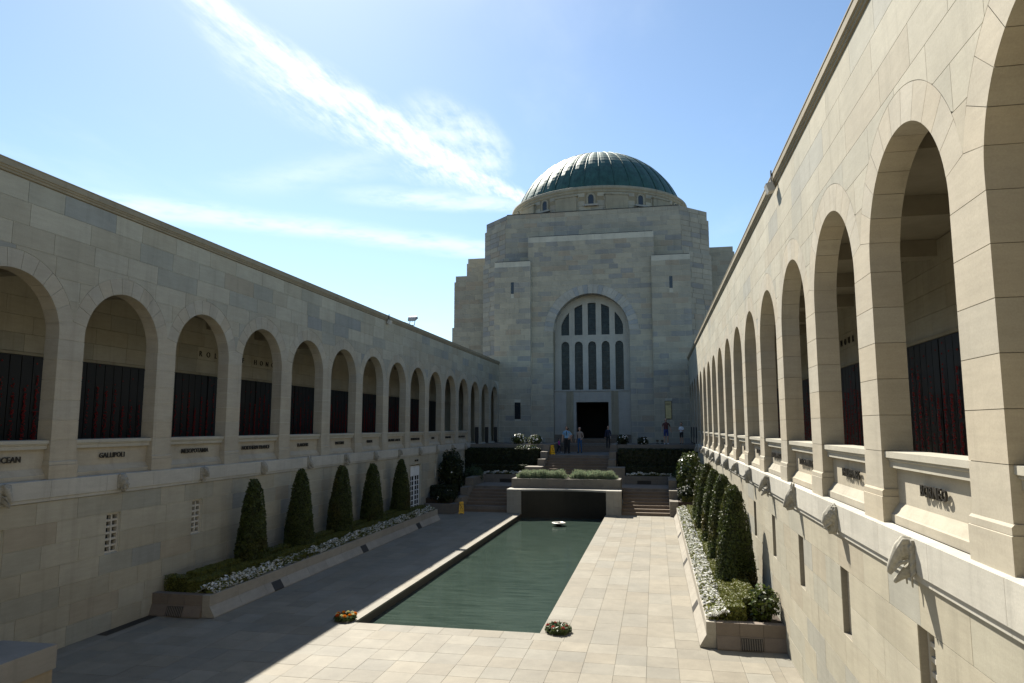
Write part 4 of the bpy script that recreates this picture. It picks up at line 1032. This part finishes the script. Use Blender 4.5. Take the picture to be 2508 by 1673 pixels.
# drum and dome
DC = (0, 66, 0)
m = MB().lathe([(8.12, 22.5), (8.12, 24.2), (8.2, 24.24), (8.2, 24.34), (8.14, 24.4), (8.22, 24.46), (8.25, 24.52), (8.25, 24.73), (8.18, 24.77), (7.8, 24.8), (7.0, 24.82)], 96, DC).build('drum', 'stone_cream', tower)
random.seed(77); ds = MB()
for row, (z0, z1) in enumerate(((22.6, 23.05), (23.05, 23.5), (23.5, 23.85), (23.85, 24.19))):
    for i in range(48):
        a0 = (i + (row % 2) * .5) * 2 * math.pi / 48; a1 = a0 + 2 * math.pi / 48
        if math.cos((a0 + a1) / 2) < -.2: continue
        am = ((a0 + a1) / 2 + math.pi) % (2 * math.pi) - math.pi; wn = round(am / (math.pi / 6)) * math.pi / 6
        if abs(am - wn) * 8.1 < .55 and 23.1 < z1 < 24.5: continue
        ds.prism([(a0 + .0015, z0 + .01), (a1 - .0015, z0 + .01), (a1 - .0015, z1 - .01), (a0 + .0015, z1 - .01)], 8.1, 8.15, lambda a, w, r_: (r_ * math.sin(a), 66 - r_ * math.cos(a), w), 0, tint(PALT[:3] + PALT[5:]))
o = ds.build('drum_stones', 'stone_att', tower); o['kind'] = 'stuff'
rotp = lambda a, r_, w: (r_ * math.sin(a), 66 - r_ * math.cos(a), w)
for i in range(-3, 4):
    a = i * math.pi / 6; hw_ = .22 / 8.1
    arcp = [(a - hw_, 23.2), (a + hw_, 23.2)] + [(a + hw_ * math.cos(q), 23.78 + .22 * math.sin(q)) for q in [math.pi * t / 8 for t in range(9)]]
    MB().prism(arcp, 8.11, 8.19, lambda u, w, d: rotp(u, d, w)).build('drum_window', 'pane', tower)
    ring_ = MB()
    for t in range(9):
        q0, q1 = math.pi * t / 9, math.pi * (t + 1) / 9
        ring_.prism([(a + hw_ * 1.05 * math.cos(q0), 23.78 + .231 * math.sin(q0)), (a + hw_ * 1.75 * math.cos(q0), 23.78 + .385 * math.sin(q0)), (a + hw_ * 1.75 * math.cos(q1), 23.78 + .385 * math.sin(q1)), (a + hw_ * 1.05 * math.cos(q1), 23.78 + .231 * math.sin(q1))], 8.1, 8.22, lambda u, w, d: rotp(u, d, w))
    for s in (-1, 1): ring_.prism([(a + s * hw_ * 1.05, 23.15), (a + s * hw_ * 1.75, 23.15), (a + s * hw_ * 1.75, 23.78), (a + s * hw_ * 1.05, 23.78)], 8.1, 8.22, lambda u, w, d: rotp(u, d, w))
    ring_.build('drum_window_surround', 'stone_cream', tower)
    MB().prism([(a - .07, 23.0), (a + .07, 23.0), (a + .07, 23.14), (a - .07, 23.14)], 8.1, 8.42, lambda u, w, d: rotp(u, d, w)).build('drum_window_sill', 'stone_light', tower)
    b_ = a + math.pi / 12
    MB().prism([(b_ - .115, 22.6), (b_ + .115, 22.6), (b_ + .115, 23.9), (b_ - .115, 23.9)], 8.1, 8.34, lambda u, w, d: rotp(u, d, w)).prism([(b_ - .125, 23.905), (b_ + .125, 23.905), (b_ + .125, 24.04), (b_ - .125, 24.04)], 8.1, 8.40, lambda u, w, d: rotp(u, d, w)).build('drum_buttress', 'stone_cream', tower)
QA, QB = R(17.2), R(79)
dz = lambda q, k=0: 22.3 + (7.98 + k) * math.sin(q)
dome = MB().lathe([(8.12 * math.cos(q), dz(q, -.05)) for q in [QA + (math.pi / 2 - QA) * t / 24 for t in range(24)]] + [(.05, dz(math.pi / 2, -.05))], 72, DC).build('dome', 'copper', tower)
NP = 36; pm = MB(); K = 14
for i in range(K):
    for j in range(4):
        vs = []
        for (ii, jj) in ((i, j), (i, j + 1), (i + 1, j + 1), (i + 1, j)):
            q = QA + .01 + (QB - QA) * ii / K; t = jj / 4; bul = .05 * math.sin(math.pi * t)
            a = (t - .5) * 2 * math.pi / NP * .95; rr = (8.17 + bul) * math.cos(q); vs.append((rr * math.sin(a), -rr * math.cos(a), dz(q, bul)))
        pm.add(vs, [(0, 1, 2, 3)], 0, None, True)
pm = pm.mesh('copper_panel', 'copper'); rm = MB()
rm.tube([(0, -8.19 * math.cos(q), dz(q, .03)) for q in [QA + .005 + (QB - QA) * t / 16 for t in range(17)]], .034, 6); rm = rm.mesh('copper_rib', 'copper')
for i in range(NP):
    a = 2 * math.pi * i / NP
    link('copper_panel', pm, dome, (0, 66, 0), None, a); link('copper_rib', rm, dome, (0, 66, 0), None, a + math.pi / NP)
MB().lathe([(1.75, 30.04), (1.8, 30.2), (1.5, 30.34), (.9, 30.42), (.02, 30.45)], 48, DC).build('dome_cap', 'copper', tower)

# ------------------------------------------------------------------ planting
def leafquad(mb, c, n, size, t, asp=1.6, m=0, jit=.7):
    n = (Vector(n) + Vector((random.gauss(0, jit), random.gauss(0, jit), random.gauss(0, jit)))).normalized()
    a = n.orthogonal().normalized(); a = Matrix.Rotation(random.random() * 6.28, 3, n) @ a; b = n.cross(a); c = Vector(c)
    a = a * size * asp / 2; b = b * size / 2
    mb.add([c - a, c - b * .9 - a * .1, c + a, c + b * .9 - a * .1], [(0, 1, 2, 3)], m, t)
def shade(v=.35, w=.12):
    k = 1 + random.uniform(-v, v); return (k * (1 + random.uniform(-w, w)), k, k * (1 - random.uniform(0, w)))
def hedge(name, label, x0, x1, y0, y1, z0, z1, mat='box_leaf', dens=1300, size=.027, cat='hedge', group=None, rnd=.03):
    mb = MB(); e = .05; x0, x1 = min(x0, x1), max(x0, x1)
    mb.box(x0 + e, x1 - e, y0 + e, y1 - e, z0, z1 - e, 0, (.35, .38, .3))
    F_ = [((x0, y0, z1), (x1 - x0, 0, 0), (0, y1 - y0, 0), (0, 0, 1)), ((x0, y0, z0), (x1 - x0, 0, 0), (0, 0, z1 - z0), (0, -1, 0)), ((x0, y1, z0), (x1 - x0, 0, 0), (0, 0, z1 - z0), (0, 1, 0)),
          ((x0, y0, z0), (0, y1 - y0, 0), (0, 0, z1 - z0), (-1, 0, 0)), ((x1, y0, z0), (0, y1 - y0, 0), (0, 0, z1 - z0), (1, 0, 0))]
    for o_, u, v, n in F_:
        o_, u, v, n = Vector(o_), Vector(u), Vector(v), Vector(n)
        for i in range(int(u.length * v.length * dens)):
            p = o_ + u * random.random() + v * random.random(); b = .025 * noise.noise(p * 3.0) + .015 * noise.noise(p * 9)
            leafquad(mb, p + n * (b - random.random() ** 2 * rnd), n, size * random.uniform(.7, 1.3), shade())
    o = mb.build(name, mat, fix=False); 
    return props(o, label, cat, group)
def crown(mb, c, rad, n, size, lump=.25, asp=1.7, hole=.0, shellp=.6, flat=0):
    c = Vector(c); seed = Vector((random.random() * 50, random.random() * 50, random.random() * 50)); k = 0; tries = 0
    while k < n and tries < n * 6:
        tries += 1
        d = Vector((random.gauss(0, 1), random.gauss(0, 1), random.gauss(0, 1))).normalized()
        nz = noise.noise(d * 2.3 + seed); rr = (1 + lump * nz) * (random.uniform(.55, 1) ** shellp)
        p = Vector((d.x * rad[0] * rr, d.y * rad[1] * rr, d.z * rad[2] * rr))
        if noise.noise((c + p) * 4.1 + seed) < hole - .5: continue
        leafquad(mb, c + p, d, size * random.uniform(.6, 1.35), shade(.4), asp); k += 1
def shrub(name, label, loc, rad, n, size, mat, cat='shrub', group=None, flowers=0, fl=.03, stems=5, lump=.3):
    root = empty(name, label, cat, group, loc=loc)
    mb = MB(); mb.ball((0, 0, rad[2] * 1.0), (rad[0] * .62, rad[1] * .62, rad[2] * .62), 14, 10, 0, (.25, .28, .22))
    crown(mb, (0, 0, rad[2]), rad, n, size, lump); mb.build('foliage', mat, root, fix=False)
    st = MB()
    for i in range(stems):
        a = 6.28 * i / stems; st.tube([(.06 * math.cos(a), .06 * math.sin(a), -.12), (rad[0] * .3 * math.cos(a), rad[1] * .3 * math.sin(a), rad[2] * .8), (rad[0] * .5 * math.cos(a + .4), rad[1] * .5 * math.sin(a + .4), rad[2] * 1.3)], [.025, .018, .006], 6)
    st.build('stems', 'soil', root)
    if flowers:
        fm = MB()
        for i in range(flowers):
            d = Vector((random.gauss(0, 1), random.gauss(0, 1) - .3, random.gauss(0, 1) + .5)).normalized(); p = Vector((d.x * rad[0], d.y * rad[1], rad[2] + d.z * rad[2])) * 1.0
            flower(fm, p, d, fl)
        fm.build('flowers', 'petal', root, fix=False)['kind'] = 'stuff'
    return root
def flower(mb, c, n, r, t=None, pet=5, m=0):
    n = Vector(n).normalized(); a = n.orthogonal().normalized(); a = Matrix.Rotation(random.random() * 6.28, 3, n) @ a; b = n.cross(a); c = Vector(c)
    t = t or (lambda k: (k, k, k * .99))(random.uniform(.86, 1.0))
    vs = [c - n * r * .25]; fs = []
    for i in range(pet):
        for da, rr, hh in ((-.55, .8, .12), (0, 1.0, .02), (.55, .8, .12)):
            q = 2 * math.pi * i / pet + da * 1.1; vs.append(c + (a * math.cos(q) + b * math.sin(q)) * r * rr * random.uniform(.85, 1.1) + n * r * hh * random.uniform(.3, 2))
        k = 1 + i * 3; fs.append((0, k, k + 1, k + 2))
    mb.add(vs, fs, m, t)
def flower_bed(name, label, x0, x1, y0, y1, z, n, fr=.032, group=None, hgt=.12, leaf=7, clump=1.0):
    mb = MB(); x0, x1 = min(x0, x1), max(x0, x1); sd = random.random() * 90
    def top(x, y): 
        u = (x - x0) / (x1 - x0); return z + hgt * (.55 + .45 * math.sin(math.pi * min(max(u, .05), .95))) + .11 * noise.noise(Vector((x * 4, y * 2.6, sd))) + .05 * noise.noise(Vector((x * 11, y * 9, sd)))
    for i in range(n * leaf // 2):
        x, y = random.uniform(x0, x1), random.uniform(y0, y1); leafquad(mb, (x, y, z - .05 + (top(x, y) - z + .085) * random.random() ** .7), (0, 0, 1), .045 * random.uniform(.7, 1.4), shade(.4), 1.5, 1, 1.0)
    k = 0
    while k < n:
        x, y = random.uniform(x0, x1), random.uniform(y0, y1)
        if noise.noise(Vector((x * 2.6, y * 1.3, sd))) * clump + random.uniform(-.15, .5) < -.12: continue
        k += 1; flower(mb, (x, y, top(x, y) + random.uniform(-.05, .025)), (random.gauss(0, .45) - .15, random.gauss(0, .45) + .1, 1.1), fr * random.uniform(.7, 1.2))
    o = mb.build(name, ['petal', 'box_leaf'], fix=False); o['kind'] = 'stuff'; o['label'] = label; o['category'] = 'flowers'
    return o
random.seed(91)
# clipped cones
CH = 2.62
def make_cone(seed, ex, lump):
    random.seed(seed); cm = MB(); off = Vector((seed * 3.7, seed * 1.3, 0)); R0 = .50
    lr = lambda a, z: lump * noise.noise(Vector((math.cos(a) * 1.2, math.sin(a) * 1.2, z * 1.1)) + off)
    cm.lathe([(max(R0 * (1 - t) ** ex - .075, .0), CH * t) for t in [i / 24 for i in range(24)]] + [(0.0, CH - .12)], 24, (0, 0, 0), 0, (.28, .30, .22))
    cnt = 0
    while cnt < 11000:
        t = min(max(1 - random.random() ** .75 if random.random() < .9 else random.uniform(.85, 1), 0), .995); r0 = R0 * (1 - t) ** ex; a = random.random() * 6.283
        if random.random() > r0 / R0 + .15: continue
        rr = r0 + lr(a, CH * t); sl = ex * R0 * max(1 - t, .02) ** (ex - 1) / CH; n = Vector((math.cos(a), math.sin(a), sl)).normalized()
        p = Vector((rr * math.cos(a), rr * math.sin(a), CH * t)); g_ = noise.noise(p * 7 + off)
        p += n * (.03 * g_ - random.random() ** 2 * .05 + (.03 if random.random() < .03 else 0))
        k_ = random.uniform(.6, 1.35) * (1 + .35 * g_); warm = max(0, noise.noise(p * 1.6 + off) - .12) * 1.0
        leafquad(cm, p, n, .034 * random.uniform(.6, 1.4), (k_ * (1 + warm), k_, k_ * .85), 2.0, 0, .75); cnt += 1
    return cm.mesh('foliage', 'yew', fix=False)
cone_meshes = [make_cone(1, .41, .04), make_cone(2, .37, .05), make_cone(3, .44, .045)]
random.seed(92)
trunk_mesh = MB().tube([(0, 0, -.12), (0, 0, .3), (.01, .01, 1.2)], [.07, .06, .03], 8).mesh('trunk', 'soil')
ORD7 = ['first', 'second', 'third', 'fourth', 'fifth', 'sixth', 'seventh', 'eighth', 'ninth']
ORD = ['first', 'second', 'third', 'fourth', 'fifth']
for s, ylist in ((-1, (19.3, 22.15, 25.25, 28.3, 31.7)), (1, (19.2, 22.2, 25.3, 28.4, 31.5))):
    for i, y in enumerate(ylist):
        r_ = empty('clipped_cone', f'clipped dark green cone, {ORD[i]} from the near end of the {"left" if s < 0 else "right"} planter', 'topiary', 'clipped cones in the planters', loc=(s * 6.78, y, .48))
        sc_ = random.uniform(.93, 1.06); rz_ = random.random() * 6
        for nm_, me_ in (('foliage', cone_meshes[(i * 2 + (s > 0)) % 3]), ('trunk', trunk_mesh)):
            o = link(nm_, me_, r_, (0, 0, 0), None, rz_); o.scale = (sc_, sc_, sc_ * random.uniform(.98, 1.02))
# box hedges in the side planters
for s in (-1, 1):
    nm = 'left' if s < 0 else 'right'; yend = 33.9 if s < 0 else 36.6
    segs = []; y = 16.75
    while y < yend - .8:
        q = min(y + random.uniform(2.2, 3.4), yend); segs.append((y, q)); y = q + .18
    for i, (a, b) in enumerate(segs):
        hedge('box_hedge', f'{ORD7[i]} low box hedge from the near end, behind the {nm} planter flowers', s * 6.30, s * 6.60, a, b, .44, .76 + random.uniform(-.02, .04), dens=3000 if i < 3 else 1500, group=f'box hedges in the {nm} planter')
    hedge('box_hedge', f'square box hedge clump at the near end of the {nm} planter', s * 6.28, s * 6.66, 16.22, 16.68, .44, .80, dens=4200, group=f'box hedges in the {nm} planter')
    hedge('box_hedge', f'taller box hedge running back beside the first cone of the {nm} planter', s * 6.64, s * 6.98, 16.62, 18.55, .44, .90, dens=3800, group=f'box hedges in the {nm} planter')
    yl = (19.3, 22.15, 25.25, 28.3, 31.7) if s < 0 else (19.2, 22.2, 25.3, 28.4, 31.5)
    for i in range(4):
        hedge('box_hedge', f'inner box hedge between the {ORD[i]} and {ORD[i + 1]} cones of the {nm} planter', s * 6.66, s * 7.0, yl[i] + .7, yl[i + 1] - .75, .44, .86, dens=900, group=f'box hedges in the {nm} planter')
    flower_bed('white_flowers', f'dense band of white petunias along the front of the {nm} planter', s * 5.85, s * 6.34, 16.1, yend + .2, .47, 5400 if s > 0 else 3300, .049 if s > 0 else .042, hgt=.20, clump=.6 if s > 0 else 1.2)
shrub('leafy_shrub', 'small loose leafy shrub in the near corner of the right planter', (7.08, 16.5, .46), (.30, .34, .36), 900, .06, 'gloss_leaf', stems=4, lump=.5)
hedge('box_hedge', 'broad dark box hedge block across the near end of the left planter', -6.70, -7.35, 16.3, 16.6, .44, .86, dens=1300, group='box hedges in the left planter')
# shrubs by the stairs
shrub('camellia', 'glossy sunlit camellia with white blooms beside the right stairs', (6.62, 39.6, .62), (.68, .75, 1.32), 4200, .085, 'gloss_leaf', 'shrub', 'camellias by the stairs', 34, .055)
shrub('camellia', 'dark camellia in shade beside the left stairs', (-6.62, 39.6, .62), (.72, .75, 1.32), 4200, .085, 'dark_leaf', 'shrub', 'camellias by the stairs', 5, .05)  # darker leaf than its sunlit twin: the shade is in the colour
shrub('round_shrub', 'round clipped shrub behind the left camellia', (-5.95, 42.1, 1.1), (.62, .6, .58), 2600, .04, 'ball_leaf', 'shrub', 'round shrubs')
shrub('round_shrub', 'round clipped shrub behind the right camellia', (6.35, 42.4, 1.1), (.6, .55, .55), 2200, .04, 'ball_leaf', 'shrub', 'round shrubs')
shrub('low_shrub', 'low white flowered shrub at the foot of the right stair wall', (6.35, 38.3, .7), (.42, .4, .42), 1200, .05, 'dark_leaf', 'shrub', None, 26, .04)
shrub('low_shrub', 'low dark shrub with few white blooms above the short left planter', (-6.45, 37.5, .42), (.75, .5, .42), 1600, .06, 'dark_leaf', 'shrub', None, 9, .035)
hedge('dark_hedge', 'dark hedge block beside the left stairs below the camellia', -6.0, -7.35, 37.85, 38.7, .7, 1.35, 'dark_leaf', 700, .05, group='dark hedges')
hedge('box_hedge', 'small stepped box hedge at the far end of the right planter', 6.15, 7.2, 37.95, 38.25, .7, 1.0, 'box_leaf', 900, .04, group='box hedges in the right planter')
for s in (-1, 1):
    nm = 'left' if s < 0 else 'right'
    hedge('tall_hedge', f'tall dark hedge below the upper terrace on the {nm}', s * 2.55, s * 7.38, 45.2, 46.4, 1.55, 3.18, 'dark_leaf', 420, .075, group='tall hedges', rnd=.12)
    hedge('dark_hedge', f'low dark hedge between the flowers and the tall hedge on the {nm}', s * 3.05, s * 6.6, 44.1, 44.7, 1.55, 2.2, 'dark_leaf', 500, .05, group='dark hedges')
    flower_bed('white_flowers', f'white flowers along the planter below the {nm} hedges', s * 3.1, s * 5.7, 43.22, 43.62, 1.62, 420, .055, hgt=.2, clump=1.2)
random.seed(13)
for x, lab, rad, nf, mat in ((-4.2, 'leafy white rose bush lit by sun at the left terrace edge', (.52, .4, .40), 60, 'gloss_leaf'), (-3.05, 'white rose bush with large blooms beside the left stair wall', (.52, .4, .36), 55, 'gloss_leaf'),
                    (2.75, 'dark white rose bush beside the right stair wall', (.40, .35, .38), 16, 'dark_leaf'), (4.05, 'small dark rose bush with one bright bloom on the right terrace', (.36, .32, .30), 10, 'dark_leaf')):  # bushes out of the sun get darker leaves, shade put into the colour
    shrub('rose_bush', lab, (x, 47.2, 3.33), rad, 900, .06, mat, 'rose bush', 'rose bushes on the terrace edge', nf, .05)
shrub('rose_bush', 'sunlit roses spilling over the left hedge below the coping', (-3.5, 46.2, 2.7), (.95, .3, .34), 1500, .06, 'gloss_leaf', 'rose bush', 'rose bushes on the terrace edge', 46, .04)
# lavender
random.seed(14)
for i, (a, b) in enumerate(((-2.72, -.06), (.22, 2.72))):
    mb = MB()
    for k in range(2800):
        x, y = random.uniform(a, b), random.uniform(39.1, 40.12); ed = min(1, (x - a) / .25, (b - x) / .25); h = random.uniform(.32, .56) * (.45 + .55 * ed) * (.85 + .3 * noise.noise(Vector((x * 2, y * 2, 4))))
        lx, ly = random.gauss(0, .07), random.gauss(0, .06) - .02; g_ = random.uniform(.75, 1.25); t = (g_ * 1.02, g_, g_ * .95); w = .008
        p0 = Vector((x, y, 1.68)); p1 = Vector((x + lx, y + ly, 1.70 + h))
        mb.add([p0 + Vector((-w, 0, 0)), p0 + Vector((w, 0, 0)), p1 + Vector((w * .5, 0, 0)), p1 + Vector((-w * .5, 0, 0))], [(0, 1, 2, 3)], 0, t)
        for q in range(6):
            f = random.uniform(.15, 1); leafquad(mb, p0.lerp(p1, f), (random.gauss(0, 1), random.gauss(0, 1) - .5, .6), .035, (t[0] * random.uniform(.7, 1.25), t[1] * random.uniform(.8, 1.2), t[2]), 2.4, 0, .8)
    o = mb.build('lavender', 'lavender_leaf', fix=False); props(o, 'grey green lavender clump on the left half of the niche planter' if i == 0 else 'grey green lavender clump on the right half of the niche planter', 'lavender', 'lavender clumps')

# ------------------------------------------------------------------ wreaths, signs, lamps
def wreath(loc, label, cols, nflow, spiky):
    random.seed(int(loc[0] * 100)); root = empty('wreath', label, 'wreath', 'wreaths by the pool', loc=loc)
    mb = MB(); Rr = .19
    ringpts = [(Rr * math.cos(q), Rr * math.sin(q), .05) for q in [6.2832 * i / 20 for i in range(21)]]; mb.tube(ringpts, .045, 8, 0, (.3, .35, .25))
    for i in range(1100):
        q = random.random() * 6.283; p = random.random() * 6.283; c = Vector((math.cos(q), math.sin(q), 0)); n = c * math.cos(p) + Vector((0, 0, 1)) * math.sin(p)
        if n.z < -.4: continue
        leafquad(mb, c * Rr + Vector((0, 0, .055)) + n * random.uniform(.05, .085 if not spiky else .11), n, .035 if not spiky else .04, shade(.45), 1.6 if not spiky else 3.2, 0, .5)
    mb.build('leaves', 'wreath_leaf', root, fix=False); fm = MB()
    for i in range(nflow):
        q = 6.283 * i / nflow + random.uniform(-.1, .1); c = Vector((math.cos(q), math.sin(q), 0)); cc = random.choice(cols); base = c * (Rr + random.uniform(-.03, .05)) + Vector((0, 0, .125))
        for j in range(10):
            d = Vector((random.gauss(0, 1), random.gauss(0, 1), random.gauss(0, 1) + .9)).normalized(); kk = random.uniform(.75, 1.1); flower(fm, base + d * .03, d, .04, (cc[0] * kk, cc[1] * kk, cc[2] * kk))
    fm.build('blooms', 'wreath_flower', root, fix=False)
wreath((-2.50, 16.42, .005), 'round wreath of orange and cream flowers at the shadow edge of the pool', [(.85, .16, .02), (.9, .35, .03), (.85, .82, .45), (.8, .78, .6)], 11, False)
wreath((2.62, 16.45, .005), 'leafy green wreath with small pink flowers at the near right pool corner', [(.65, .08, .08), (.55, .12, .10)], 6, True)
def wet_sign(loc, rz, label):
    root = empty('wet_floor_sign', label, 'sign', 'yellow wet floor signs', loc=loc); root.rotation_euler = (0, 0, rz)
    out = [(-.14, 0), (-.10, 0), (-.085, .03), (.085, .03), (.10, 0), (.14, 0), (.105, .60), (.085, .63), (.03, .63), (.03, .60), (-.03, .60), (-.03, .63), (-.085, .63), (-.105, .60)]
    for sd in (-1, 1):
        o = MB().prism(out, -.009, .009, fx).build('board', 'yellow_plastic', root, (0, sd * .115, .003)); o.rotation_euler = (R(sd * 10.4), 0, 0)
        if sd < 0:
            t1 = link('lettering', TXT['CAUTION'], o, (0, -.0115, .50)); t1.rotation_euler = (R(90), 0, 0); t2 = link('lettering', TXT['WET FLOOR'], o, (0, -.0115, .15)); t2.rotation_euler = (R(90), 0, 0)
            MB().tube([(-.03, -.011, .42), (.0, -.011, .34), (.04, -.011, .30), (.05, -.011, .23)], .011, 6).tube([(0, -.011, .34), (-.045, -.011, .30), (-.03, -.011, .22)], .011, 6).tube([(-.02, -.011, .40), (.05, -.011, .39)], .009, 6).ball((-.045, -.012, .445), .022, 8, 6).build('pictogram', 'black_print', o)
    MB().tube([(-.1, 0, .615), (.1, 0, .615)], .014, 8).build('hinge', 'yellow_plastic', root)
wet_sign((-5.32, 37.0, 0), R(12), 'yellow folding wet floor sign at the foot of the left stairs')
wet_sign((-1.80, 46.5, 2.757), R(40), 'yellow folding wet floor sign on the upper landing, seen edge on')
fl_ = empty('floodlight', 'grey floodlight on a bracket above the left arcade cornice', 'floodlight', loc=(-7.5, 34.6, 9.83)); fl_.scale = (.85, .85, .85)
MB().tube([(.0, -1.1, .02), (0, .35, .02)], .03, 8).build('mount_arm', 'dark_metal', fl_)
yk = MB().tube([(-.16, .3, .03), (-.16, .42, .34)], .022, 6).tube([(.16, .3, .03), (.16, .42, .34)], .022, 6).tube([(-.17, .3, .03), (.17, .3, .03)], .022, 6).build('yoke', 'dark_metal', fl_)
hd = MB().prism([(-.28, -.02), (-.22, .12), (-.05, .2), (.16, .17), (.32, .03), (.30, -.02)], -.24, .24, lambda u, w, d: (d, u, w)); hd = hd.build('lamp_head', 'grey_metal', fl_, (0, .46, .40)); hd.rotation_euler = (R(24), 0, 0)
MB().box(-.21, .21, -.24, .27, -.032, -.022).build('lens', 'pane', hd)
MB().tube([(0, -.5, .03), (.05, -.1, .12), (.1, .2, .24), (.1, .3, .36)], .008, 5).build('cable', 'dark_metal', fl_)
for s, y, lab in ((-1, 31.2, 'small pale box lamp clipped to the left cornice'), (1, 14.9, 'small pale box lamp clipped to the right cornice')):
    b_ = empty('cornice_lamp', lab, 'lamp', 'cornice lamps', loc=(s * 7.30, y, 9.5))
    MB().box(-.07, .07, -.12, .12, -.10, .08).build('housing', 'box_plastic', b_).rotation_euler = (0, R(-18 * s), 0)
    MB().box(s * .03, s * .05, -.03, .03, .08, .36).build('bracket', 'dark_metal', b_)
for s, xs_ in ((-1, (-5.35, -4.9)), (1, (5.0, 5.35))):
    for j, x in enumerate(xs_):
        sp = MB().box(-.10, .10, -.08, .08, 0, .06).box(-.012, .012, -.012, .012, .06, .12).prism([(-.09, .12), (.09, .12), (.11, .28), (-.11, .28)], -.08, .10, fx)
        o = sp.build('spotlight', 'dark_metal', None, (x, 54.6, 3.322)); props(o, f'small black ground spotlight on the {"left" if s < 0 else "right"} terrace, {"nearer" if (j == 0) == (s > 0) else "farther from"} the doorway', 'spotlight', 'terrace spotlights')
        MB().box(-.085, .085, -.0835, -.081, .14, .265).build('lens', 'pane', o)
place_people()
